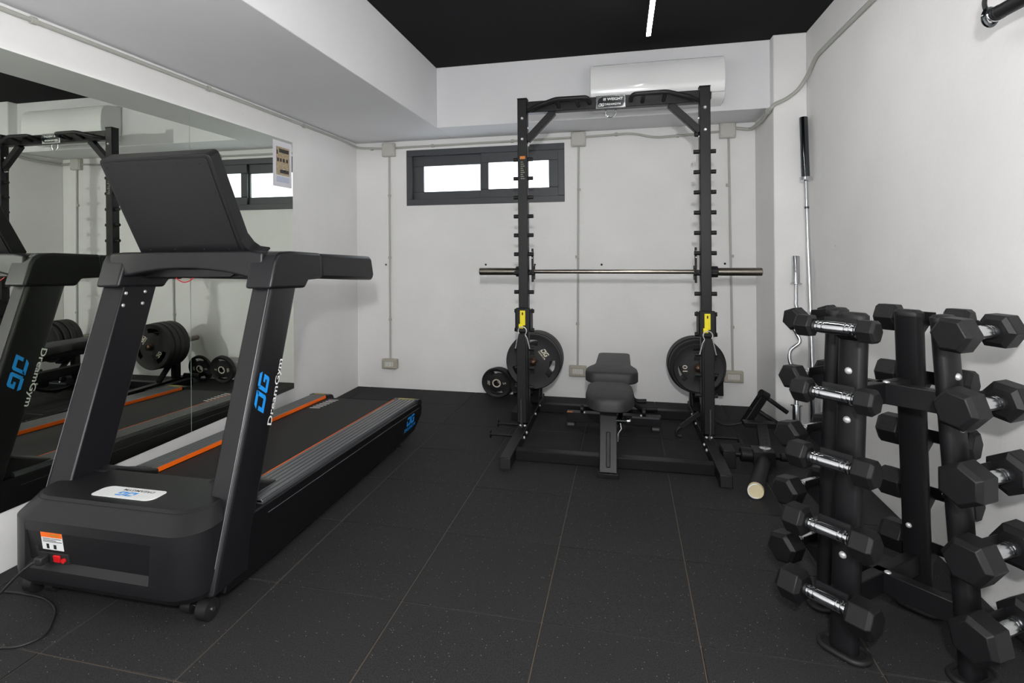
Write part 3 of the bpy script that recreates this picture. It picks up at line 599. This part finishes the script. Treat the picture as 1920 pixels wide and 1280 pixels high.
# ------------------------------------------------------------ weight plates
def plate(name, r, th, label, loc, rot, prints, hub='bronze_hub', twist=0, group=None, hole=.0255):
    t = thing(name, label, 'weight plate', loc, rot, group, local=True)
    # disc around local X, front face towards -X ; raised rim and three openings near the rim as grips
    n = 72; ri, ro = r*.60, r*.80; grips = [(100, 24), (220, 24), (340, 24)] if r > .15 else [(90, 30), (270, 30)]
    def ing(a):
        for c_, hw in grips:
            if abs((math.degrees(a)+twist-c_+180) % 360-180) < hw: return True
        return False
    radii = [hole, hole+.018, ri, ro, r-.006, r]
    zf = [0, 0, .006, .006, 0, .006]                 # recess of the front face, from the rim plane
    vs = []; fs = []
    def idx(s, j, k): return (s*len(radii)+j)*n+(k % n)
    for s in (0, 1):
        for j, rr in enumerate(radii):
            for k in range(n):
                a = 2*PI*k/n; x = -th/2+zf[j] if s == 0 else th/2-zf[j]
                vs.append((x, rr*math.cos(a), rr*math.sin(a)))
    for k in range(n):
        am = 2*PI*(k+.5)/n; g = ing(am)
        for j in range(len(radii)-1):
            if g and j == 2: continue
            fs.append((idx(0, j, k), idx(0, j, k+1), idx(0, j+1, k+1), idx(0, j+1, k))); fs.append((idx(1, j, k), idx(1, j+1, k), idx(1, j+1, k+1), idx(1, j, k+1)))
        fs.append((idx(0, 5, k), idx(0, 5, k+1), idx(1, 5, k+1), idx(1, 5, k))); fs.append((idx(0, 0, k), idx(1, 0, k), idx(1, 0, k+1), idx(0, 0, k+1)))
        if g:
            fs.append((idx(0, 2, k), idx(0, 2, k+1), idx(1, 2, k+1), idx(1, 2, k))); fs.append((idx(0, 3, k), idx(1, 3, k), idx(1, 3, k+1), idx(0, 3, k+1)))
            if not ing(2*PI*(k-.5)/n): fs.append((idx(0, 2, k), idx(1, 2, k), idx(1, 3, k), idx(0, 3, k)))
            if not ing(2*PI*(k+1.5)/n): fs.append((idx(0, 2, k+1), idx(0, 3, k+1), idx(1, 3, k+1), idx(1, 2, k+1)))
    obj('disc', MB().add(vs, fs), 'plate_black', t, smooth=40)
    mb = MB(); m_ = 28
    for s_ in range(m_):
        a0, a1 = 2*PI*s_/m_, 2*PI*(s_+1)/m_; x0_ = -th/2-.001
        for (q0, q1, xx0, xx1) in ((hole+.001, hole+.011, x0_, x0_), (hole+.001, hole+.001, x0_, th/2), (hole+.011, hole+.011, x0_, -th/2+.002)):
            mb.add([(xx0, q0*math.cos(a0), q0*math.sin(a0)), (xx0, q0*math.cos(a1), q0*math.sin(a1)), (xx1, q1*math.cos(a1), q1*math.sin(a1)), (xx1, q1*math.cos(a0), q1*math.sin(a0))], [(0, 1, 2, 3)])
    obj('hub_ring', mb, hub, t, smooth=40)
    for kind, ang, rad, w_, h_ in prints:            # flat lettering, seen from -X ; u to the right, v up, turned by ang
        ca, sa = math.cos(math.radians(ang)), math.sin(math.radians(ang)); x_ = -th/2+.0055 - (.0007 if rad > 0 else 0)
        x_ = -th/2-.0006 if rad < .05 else -th/2+.0040
        x_ = -th/2-.0008
        def fn(u, v):
            u2, v2 = u-w_/2, v-h_/2+rad          # the lettering stands on the tangent, its top pointing outwards
            return (x_, -(u2*sa+v2*ca), -u2*ca+v2*sa)
        def fnd(u, v):                               # drop on the dished face
            p = fn(u, v); rr = math.hypot(p[1], p[2]); tt = min(1, max(0, (rr-hole-.018)/(ri-hole-.018))); return (-th/2+.006*tt-.0008, p[1], p[2])
        if kind == 'logo': o_ = logo_on(fnd, w_, h_)
        else: o_ = text_on(kind, fnd, w_, h_)
        obj('plate_print', o_, 'plate_print', t, smooth=0)
    return t
FY = (0, 0, PI/2)                                    # local -X looks to -Y, towards the viewer
def stack(ux, rs, labels, prints, tw, y=4.213):
    for i, ((r, th), lb) in enumerate(zip(rs, labels)):
        plate('weight_plate', r, th-.002, lb, (ux, y+th/2, .405-.0005), FY, prints if i == 0 else [], twist=tw, group='large plates on the rack storage horns')
        y += th
stack(UL, [(.205, .062), (.208, .060), (.208, .060), (.206, .060)], ['large black rubber plate marked 20, front of the left storage stack', 'second plate from the front in the left storage stack', 'third plate from the front in the left storage stack', 'rearmost plate in the left storage stack, nearest the wall'],
      [('logo', 38, .112, .070, .036), ('DREAM GYM', 38, .082, .075, .012), ('20', 218, .105, .058, .036)], 20)
stack(UR, [(.170, .050), (.19, .056), (.20, .06), (.20, .06)], ['black rubber plate marked 10, front of the right storage stack', 'second plate from the front in the right storage stack', 'third plate from the front in the right storage stack', 'rearmost plate in the right storage stack, nearest the wall'],
      [('10', 182, .090, .046, .032), ('logo', 2, .09, .06, .03)], 0, y=4.2)
def lean(x, y, r, th, tilt, lb, prints):
    z = r*math.cos(tilt)+th/2*math.sin(tilt)
    plate('weight_plate', r, th, lb, (x, y, z), (0, -tilt, PI/2), prints, hub='plate_print' if prints else 'bronze_hub', group='small plates leaning on the back wall')
lean(-1.020, 4.666, .129, .030, .17, 'small black plate marked 5 leaning on the wall left of the rack', [('5', 0, .066, .018, .026), ('logo', 180, .068, .042, .020)])
lean(-1.003, 4.702, .129, .030, .17, 'small black plate directly behind the one marked 5', [])
lean(-.780, 4.666, .129, .030, .17, 'small black plate hidden behind the large left storage plates', [('5', 180, .066, .018, .026), ('logo', 0, .068, .042, .020)])

# low perforated rail beside the left foot
t = thing('perforated_rail', 'short black perforated steel tube lying beside the left rack foot', 'steel tube', (-.745, 4.3, 0))
obj('tube', MB().box(-.785, -.722, 4.07, 4.56, 0, .062), 'tube_black', t, bevel=.003)
for k in range(6): obj('hole', MB().cyl((-.736, 4.12+k*.07, .0615), (-.736, 4.12+k*.07, .0626), .008, 12), 'dark_gap', t)
obj('cross_tube', MB().cyl((-.86, 4.56, .085), (-.69, 4.56, .085), .022, 14), 'tube_black', t)

# ------------------------------------------------------------ adjustable bench
N = thing('weight_bench', 'black padded adjustable weight bench lying flat inside the rack', 'bench', (-.062, 3.65, 0))
bx = -.064
def pad(outline, z0, z1, r, slope=0, yref=0):
    mb = MB(); cx = sum(p[0] for p in outline)/len(outline); cy = sum(p[1] for p in outline)/len(outline); rings = []
    for z, ins in ((z0, .012), (z0+.008, 0), (z1-r, 0), (z1-r*.35, r*.25), (z1, r*.9)):
        R_ = []
        for x, y in outline:
            d_ = Vector((x-cx, y-cy)); l_ = d_.length; k = (l_-ins)/l_; R_.append(Vector((cx+d_.x*k, cy+d_.y*k, z+slope*(y-yref))))
        rings.append(R_)
    return mb.loft(rings)
def rnd(pts, r=.03, n=5):
    out = []
    for i in range(len(pts)):
        a, c_, d_ = Vector(pts[i-1]), Vector(pts[i]), Vector(pts[(i+1) % len(pts)])
        rr = min(r, (a-c_).length*.45, (d_-c_).length*.45); p, q = c_+(a-c_).normalized()*rr, c_+(d_-c_).normalized()*rr
        for k in range(n+1):
            s = k/n; out.append(tuple(p*(1-s)**2+c_*2*s*(1-s)+q*s*s))
    return out
seat = rnd([(bx-.085, 3.10), (bx+.085, 3.10), (bx+.134, 3.23), (bx+.122, 3.47), (bx-.132, 3.47), (bx-.138, 3.23)], .08)
obj('seat', pad(seat, .372, .452, .03, .03, 3.3), 'vinyl', N, smooth=50)
back = rnd([(bx-.115, 3.545), (bx+.12, 3.545), (bx+.162, 3.60), (bx+.162, 3.72), (bx+.122, 3.86), (bx+.122, 4.30), (bx-.100, 4.30), (bx-.108, 3.86), (bx-.158, 3.72), (bx-.158, 3.60)], .05)
obj('backrest', pad(back, .418, .488, .016, -.012, 3.56), 'vinyl', N, smooth=50)
lg = obj('front_leg', MB().prism([(3.165, .02), (3.345, .372), (3.43, .372), (3.235, .02)], bx-.06, bx+.036, fnx), 'tube_black', N, bevel=.004)
obj('foot_plate', MB().box(bx-.07, bx+.045, 3.145, 3.22, 0, .026), 'tube_black', N, bevel=.003)
a_ = Vector((bx-.012, 3.179, .047)); b_ = Vector((bx-.012, 3.265, .216)); nrm = Vector((0, -.891, .455))
obj('carry_grip', MB().bar(a_+nrm*.002, b_+nrm*.002, .024, .014, up=nrm), 'grip_black', N, bevel=.005)
obj('main_beam', MB().box(bx-.055, bx+.025, 3.30, 4.06, .20, .27).bar((bx-.015, 3.36, .25), (bx-.015, 3.36, .372), .08, .08), 'tube_black', N, bevel=.003)
obj('back_frame', MB().box(bx-.09, bx-.06, 3.50, 4.15, .365, .416).box(bx+.03, bx+.06, 3.50, 4.15, .365, .416).box(bx-.06, bx+.03, 3.48, 3.52, .25, .36), 'tube_black', N, bevel=.003)
arc = [(3.62+.36*math.cos(a_/20*PI*.62+PI*1.02), .34+.27*math.sin(a_/20*PI*.62+PI*1.02)*1.0) for a_ in range(21)]
lad = obj('angle_ladder', MB().tube([(bx+.055, y+.30, max(.05, z)) for y, z in arc], .014, 8), 'tube_black', N)
for k in range(2, 19, 3):
    y, z = arc[k]; bolt(lad, (bx+.066, y+.30, max(.05, z)), (1, 0, 0), .006, .006, 'rail_alu')
rb = obj('rear_bar', MB().box(bx-.315, bx+.322, 4.02, 4.09, .033, .098), 'tube_black', N, bevel=.003)
obj('rear_strut', MB().bar((bx-.015, 4.05, .098), (bx-.015, 3.98, .24), .07, .06), 'tube_black', N, bevel=.003)
for s_ in (-1, 1):
    obj('end_pad', MB().box(bx+s_*.29-.03, bx+s_*.29+.03, 4.015, 4.095, 0, .034), 'grip_black', rb, bevel=.003)
    obj('pad_print', MB().box(bx+s_*.285-.022, bx+s_*.285+.022, 4.0142, 4.0152, .012, .026), 'silver_line', rb)
    obj('transport_wheel', MB().lathe([(-.012, .02), (-.01, .026), (.01, .026), (.012, .02)], 16, Matrix.Translation((bx+s_*.21, 4.06, .12))), 'grip_black', rb)
    bolt(rb, (bx+s_*.19, 4.015, .105), (0, -1, 0), .008, .006)
obj('warning_print', MB().box(bx-.312, bx-.275, 4.022, 4.055, .098, .0988), 'sticker_orange', rb)
obj('label_print', MB().box(bx+.13, bx+.31, 4.018, 4.0195, .085, .097), 'rail_alu', rb)
pk = obj('pull_pin', MB().cyl((bx+.03, 3.30, .275), (bx+.085, 3.30, .275), .008, 10).lathe([(0, .010), (.006, .017), (.02, .017), (.026, .010)], 16, Matrix.Translation((bx+.085, 3.30, .275))), 'chrome', N)
obj('adjust_knob', MB().cyl((bx+.03, 3.52, .30), (bx+.075, 3.52, .30), .02, 14), 'yellow', N)
obj('lever', MB().tube(smooth_path([(bx+.055, 3.29, .262), (bx+.058, 3.28, .235), (bx+.045, 3.26, .215), (bx+.040, 3.25, .17)]), .005, 8), 'chrome', N)
obj('hand_grip', MB().tube(smooth_path([(bx+.05, 4.16, .24), (bx+.12, 4.22, .19), (bx+.16, 4.25, .145), (bx+.235, 4.26, .142)]), .017, 10), 'grip_black', N)
obj('hand_grip', MB().tube(smooth_path([(bx+.03, 3.98, .24), (bx+.12, 4.10, .175), (bx+.20, 4.16, .118), (bx+.305, 4.18, .112)]), .017, 10), 'grip_black', N)

# ------------------------------------------------------------ rack attachment lying on the floor on the right
K = thing('rack_attachment', 'black lever attachment with cream tube end lying beside the right rack foot', 'rack attachment', (.75, 3.6, 0))
tb = obj('tube', MB().tube([(.640, 3.045, .040), (.772, 3.46, .052)], .037, 20), 'powder_black', K)
dv = (Vector((.772, 3.46, .052))-Vector((.640, 3.045, .040))).normalized(); e0 = Vector((.640, 3.045, .040))
obj('tube_liner', MB().tube([e0-dv*.0015, e0+dv*.02], .0375, 20, radii=[.0375, .0375]), 'cream', tb)
obj('tube_rim', MB().tube([e0-dv*.002+(Vector((math.cos(a*PI/12), 0, math.sin(a*PI/12))))*.034 for a in range(24)], .0035, 6, closed=True), 'print_white', tb)
hb = obj('hub_plate', MB().box(.715, .83, 3.44, 3.55, .03, .105), 'powder_black', K, bevel=.004)
obj('index_disc', MB().lathe([(0, .031), (.005, .031), (.007, .027), (.008, .008)], 24, Matrix.Translation((.787, 3.50, .105)) @ Matrix.Rotation(-PI/2, 4, 'Y')), 'chrome', hb)
obj('foam_roller', MB().lathe([(.655, .034), (.66, .039), (.722, .039), (.726, .034)], 20, Matrix.Translation((0, 3.50, .066))), 'rubber_black', K)
obj('roller_bar', MB().cyl((.575, 3.50, .066), (.90, 3.49, .066), .016, 12), 'tube_black', K)
obj('bar_knob', MB().lathe([(.86, .014), (.865, .023), (.90, .023), (.905, .014)], 16, Matrix.Translation((0, 3.49, .066))), 'grip_black', K)
obj('clamp_block', MB().box(.556, .622, 3.44, 3.56, 0.0, .10), 'powder_black', K, bevel=.004)
bm_ = obj('perforated_beam', MB().bar((.80, 3.53, .055), (.885, 4.02, .07), .062, .06), 'tube_black', K, bevel=.003)
for k in range(6):
    s_ = .12+k*.13; p = Vector((.80, 3.53, .055)).lerp(Vector((.885, 4.02, .07)), s_); obj('hole', MB().cyl(p+Vector((.010, 0, .0295)), p+Vector((.010, 0, .0312)), .0075, 10), 'dark_gap', bm_)
obj('cross_plate', MB().box(.775, .97, 4.00, 4.07, .075, .105), 'tube_black', K, bevel=.003)
obj('lever_arm', MB().bar((.80, 4.12, .06), (.935, 4.17, .255), .05, .052), 'powder_black', K, bevel=.006)
obj('lever_head', MB().cyl((.908, 4.15, .268), (.955, 4.17, .240), .026, 14), 'grip_black', K)
for p in ((.888, 4.125, .242), (.84, 4.11, .165)): bolt(K, p, (-.6, -.4, .3), .012, .012, 'tube_black')
obj('lever_handle', MB().tube([(.935, 4.17, .243), (1.075, 4.16, .142)], .0145, 12), 'grip_black', K)
obj('lever_handle', MB().tube([(.875, 4.17, .155), (1.02, 4.13, .066)], .0145, 12), 'grip_black', K)
obj('strap', MB().tube(smooth_path([(.56, 4.2, .16), (.60, 4.16, .08), (.68, 4.12, .05), (.78, 4.1, .075)]), .011, 8), 'cord_black', K)

# ------------------------------------------------------------ bars leaning in the corner
def leaning_bar(name, label, a, c_, segs):
    a = Vector(a); d_ = (Vector(c_)-a); Lb = d_.length; d_.normalize(); M = Matrix.Translation(a) @ d_.to_track_quat('X', 'Z').to_matrix().to_4x4()
    t = thing(name, label, 'barbell', a, group='bars standing in the corner')
    return t, M, Lb
t, M, Lb = leaning_bar('olympic_bar', 'long chrome Olympic bar with dark sleeve standing in the right corner', (1.190, 3.99, .028), (1.198, 4.205, 2.115), None)
obj('shaft', MB().lathe([(.40, .014), (Lb-.40, .014)], 16, M), 'chrome', t)
obj('sleeve', MB().lathe([(0, .024), (.004, .0255), (.415, .0255)], 20, M), 'chrome', t)
obj('sleeve', MB().lathe([(Lb-.405, .0255), (Lb-.003, .0255), (Lb, .024)], 20, M), 'dark_chrome', t)
for s_ in (.415, Lb-.435): obj('collar', MB().lathe([(s_, .028), (s_+.004, .037), (s_+.026, .037), (s_+.03, .028)], 20, M), 'chrome', t)
obj('knurl_ring', MB().lathe([(Lb-.62, .0143), (Lb-.615, .0152), (Lb-.605, .0143)], 14, M), 'dark_chrome', t)
t, M, Lb = leaning_bar('curl_bar', 'short chrome bent curl bar standing in the corner beside the pillar', (1.098, 4.04, .027), (1.150, 4.225, 1.185), None)
ez = [(.19, 0), (.40, 0), (.46, .035), (.54, .035), (.60, -.02), (.66, .0), (.72, .03), (.78, -.015), (.84, .0), (.88, 0), (.99, 0)]
obj('shaft', MB().tube(smooth_path([M @ Vector((x*Lb/1.17, off, 0)) for x, off in ez], 5), .0125, 12), 'chrome', t, smooth=60)
obj('sleeve', MB().lathe([(0, .023), (.003, .0245), (.19, .0245)], 20, M), 'chrome', t)
obj('sleeve', MB().lathe([(Lb-.18, .0245), (Lb-.003, .0245), (Lb, .023)], 20, M), 'chrome', t)
for s_ in (.19, Lb-.19): obj('collar', MB().lathe([(s_-.004, .028), (s_-.002, .036), (s_+.006, .036), (s_+.008, .028)], 20, M), 'chrome', t)

# ------------------------------------------------------------ handle bar hanging on the right wall
t = thing('cable_bar', 'black rubber cable pull handle hanging high on the right wall', 'cable handle', (1.16, 2.0, 1.95))
ea, eb = Vector((1.135, 2.095, 1.962)), Vector((1.165, 1.62, 1.955)); dd = (eb-ea).normalized()
obj('grip', MB().tube([ea+dd*.02, ea+dd*.022, eb], .0215, 18, radii=[.017, .0215, .0215]), 'rubber_black', t)
for k in range(3): p = ea+dd*(.006+k*.011); obj('ring', MB().tube([p, p+dd*.0065], .0225, 18, radii=[.0225, .0225]), 'grip_black' if k else 'chrome', t, bevel=.0015)
cx_ = ea-dd*.012; sd = dd.cross(Vector((0, 0, 1))).normalized()
obj('end_eye', MB().tube([cx_+Vector((0, 0, 1))*(.026*math.cos(a*PI/10))+sd*(.018*math.sin(a*PI/10)) for a in range(20)], .0075, 8, closed=True), 'dark_chrome', t)
obj('hanging_strap', MB().tube(smooth_path([cx_+Vector((0, .0, .018)), cx_+Vector((-.004, .014, .03)), cx_+Vector((.0, .012, .08)), Vector((1.20, 2.09, 2.16)), Vector((1.236, 2.085, 2.2))]), .0065, 8), 'grip_black', t)
obj('wall_hook', MB().box(1.222, 1.239, 2.06, 2.11, 2.17, 2.24), 'tube_black', t, bevel=.003)

# ------------------------------------------------------------ dumbbell tower
CX, CY = .822, 2.062
D = thing('dumbbell_rack', 'black four-post dumbbell tower standing by the right wall', 'dumbbell rack', (CX, CY, 0))
POST = {1: ((.690, 2.205), (.714, 2.155), 130), 2: ((.658, 1.952), (.711, 2.002), 225), 3: ((.992, 2.250), (.914, 2.128), 45), 4: ((.978, 1.914), (.939, 1.975), 304)}
OFF = {1: .086, 2: .108, 3: .10, 4: .09}
HT = 1.03
def at(i, z):
    (a, c_), (d_, e_), _ = POST[i]; s_ = z/HT; return Vector((a+(d_-a)*s_, c_+(e_-c_)*s_, z))
def oval(p, tg, out, a, b_, n=20):
    P = []
    for k in range(n):
        an = 2*PI*k/n; cc, ss = math.cos(an), math.sin(an)
        P.append(p+tg*((a-b_)*(1 if cc > 0 else -1)*(0 if abs(cc) < 1e-6 else 1)+b_*cc)+out*(b_*ss))
    return P
for i in (1, 2, 3, 4):
    ang = math.radians(POST[i][2]); out = Vector((math.cos(ang), math.sin(ang), 0)); tg = Vector((-out.y, out.x, 0))
    p_ = obj('post', MB().loft([oval(at(i, .012), tg, out, .041, .025), oval(at(i, HT-.012), tg, out, .041, .025)]), 'tube_black', D, smooth=40)
    obj('post_cap', MB().loft([oval(at(i, HT-.012), tg, out, .042, .026), oval(at(i, HT), tg, out, .042, .026), oval(at(i, HT+.008), tg, out, .032, .018)]), 'grip_black', p_, smooth=50)
    obj('base_ring', MB().tube(oval(at(i, .010), tg, out, .068, .040, 28), .0095, 8, closed=True).loft([oval(at(i, .0), tg, out, .062, .034), oval(at(i, .012), tg, out, .062, .034)]), 'grip_black', p_, smooth=60)
    for k in range(5):
        z = .195+.2015*k; p = at(i, z)
        prof = []                                    # J shaped cradle section (outward, height)
        f_ = OFF[i]
        for q in range(8): a = PI*(.98+.80*q/7); prof.append((f_+.026*math.cos(a), .004+.026*math.sin(a)))
        line = [(f_-.029, .026)]+prof
        mb = MB(); th = .0032; offs = []
        for q in range(len(line)):
            a = Vector(line[max(q-1, 0)]); c_ = Vector(line[min(q+1, len(line)-1)]); t_ = (c_-a).normalized(); offs.append(Vector(line[q])+Vector((-t_.y, t_.x))*th)
        poly = [Vector(q) for q in line]+offs[::-1]
        nn = len(line)
        vs = [p+out*q[0]+Vector((0, 0, q[1]))+tg*h_ for h_ in (-.047, .047) for q in poly]; m2 = len(poly); fs = []
        for q in range(m2): fs.append((q, (q+1) % m2, m2+(q+1) % m2, m2+q))
        for q in range(nn-1): fs.append((q, q+1, m2-2-q, m2-1-q)); fs.append((m2+q, m2+m2-1-q, m2+m2-2-q, m2+q+1))
        cr = obj('cradle', MB().add(vs, fs), 'tube_black', D, smooth=40)
        obj('cradle_arm', MB().add([p+out*o_+Vector((0, 0, z_))+tg*h_ for h_ in (-.028, .028) for o_, z_ in ((.020, .004), (f_-.028, .000), (f_-.020, -.016), (.022, -.050))], [(0, 1, 2, 3), (4, 7, 6, 5), (0, 4, 5, 1), (1, 5, 6, 2), (2, 6, 7, 3), (3, 7, 4, 0)]), 'tube_black', cr)
    for z in (.30, .71, .86): bolt(p_, at(i, z)+out*.025, out, .011, .008)
    for z in (.30, .80): bolt(p_, at(i, z)-out*.025+tg*.012, -out, .009, .008)
for z, hgt in ((.170, .068), (.777, .068)):
    for a, c_ in ((2, 3), (1, 4)):
        pa, pc = at(a, z), at(c_, z); o_ = obj('cross_brace', MB().bar(pa, pc, .036, hgt), 'tube_black', D, bevel=.003)
        if a == 2: bolt(o_, (CX, CY, z+hgt/2), (0, 0, 1), .010, .005)

def dumbbell_meshes(af):
    """hexagonal head of across-flats af, outside end towards +X; local X is the bar"""
    Rr = af/math.sqrt(3); Lh = af*.80; ch = af*.13; x0 = .064
    mb = MB(); rings = []
    for x, k in ((x0, .70), (x0+ch*.8, 1), (x0+Lh-ch, 1), (x0+Lh, .80)):
        rings.append([Vector((x, Rr*k*math.cos(PI/3*q), Rr*k*math.sin(PI/3*q))) for q in range(6)])
    mb.loft(rings); return mb, x0, Lh
def dumbbell(post, row, af, roll_, label, mark=None):
    z = .195+.2015*row; ang = math.radians(POST[post][2]); out = Vector((math.cos(ang), math.sin(ang), 0)); p = at(post, z)+out*OFF[post]+Vector((0, 0, -.0035))
    t = thing('dumbbell', label, 'dumbbell', p, (roll_, 0, ang+PI/2), 'hexagonal rubber dumbbells', local=True)
    t.rotation_mode = 'XYZ'
    mb, x0, Lh = dumbbell_meshes(af)
    h1 = obj('head', mb, 'rubber_black', t, bevel=.0022, smooth=20)
    mb2 = MB(); mb2.add([Vector((-v.x, v.y, v.z)) for v in mb.v], [f[::-1] for f in mb.f]); h2 = obj('head', mb2, 'rubber_black', t, bevel=.0022, smooth=20)
    prof = [(-x0-.004, .0135), (-.056, .0135), (-.055, .0180), (-.050, .0180), (-.049, .0140), (-.043, .0140), (-.042, .0188), (-.036, .0188), (-.035, .0150), (-.030, .0150), (-.029, .0192), (0, .0200)]
    prof = prof+[(-x, r) for x, r in prof[-2::-1]]
    obj('handle', MB().lathe(prof, 18), 'chrome', t, smooth=30)
    if af > .095:
        for s_ in (-1, 1): obj('neck', MB().lathe(sorted([(s_*(x0+.002), .022), (s_*(x0-.012), .020)]), 18), 'grip_black', t)
    else:
        for s_ in (-1, 1): obj('neck', MB().lathe(sorted([(s_*(x0+.001), .018), (s_*(x0-.005), .015)]), 16), 'grip_black', t)
    # recessed-looking number frame and digits on two flats of every head
    Rf = af/2; u0, u1 = x0+Lh*.24, x0+Lh*.80
    for s_, hh in ((1, h1), (-1, h2)):
        for fa in (PI/6, PI/6+PI):
            ca, sa = math.cos(fa), math.sin(fa)
            def fn(u, v, d=.0005): return Vector((s_*u, ca*(Rf+d)-sa*v, sa*(Rf+d)+ca*v))
            hw = af*.15; mbf = MB(); bw = .0022
            for (a, c_, e_, f_) in ((u0, u1, -hw, -hw+bw), (u0, u1, hw-bw, hw), (u0, u0+bw, -hw, hw), (u1-bw, u1, -hw, hw)):
                mbf.add([fn(a, e_), fn(c_, e_), fn(c_, f_), fn(a, f_)], [(0, 1, 2, 3)])
            obj('number_frame', mbf, 'grip_black', hh, smooth=0)
            if mark and fa < PI:
                obj('number', text_on(mark, lambda u, v: fn((u0+u1)/2+s_*(v-.010)*1.0, s_*(u-hw*.8)), hw*1.6, .020), 'grip_black', hh, smooth=0)
    return t
ROWN = ['bottom', 'second from the bottom', 'middle', 'second from the top', 'top']
PN = {1: 'far left post', 2: 'near left post', 3: 'far right post', 4: 'near right post'}
AF = {2: [.092, .083, .077, .070, .065], 1: [.097, .091, .085, .076, .069], 3: [.103, .099, .096, .093, .089], 4: [.112, .111, .110, .103, .093]}
RL = {2: [.06, .02, -.05, .10, -.04], 1: [.20, .15, .20, .05, .35], 3: [.1, .3, .0, .15, .05], 4: [.32, .05, .52, .18, .03]}
for ps in (2, 1, 3, 4):
    for rw in range(5):
        sz = 'small' if AF[ps][rw] < .09 else ('large' if AF[ps][rw] > .105 else 'medium')
        dumbbell(ps, rw, AF[ps][rw], RL[ps][rw], sz+' black hex dumbbell in the '+ROWN[rw]+' cradle of the '+PN[ps], '10KG' if (ps, rw) == (4, 1) else None)
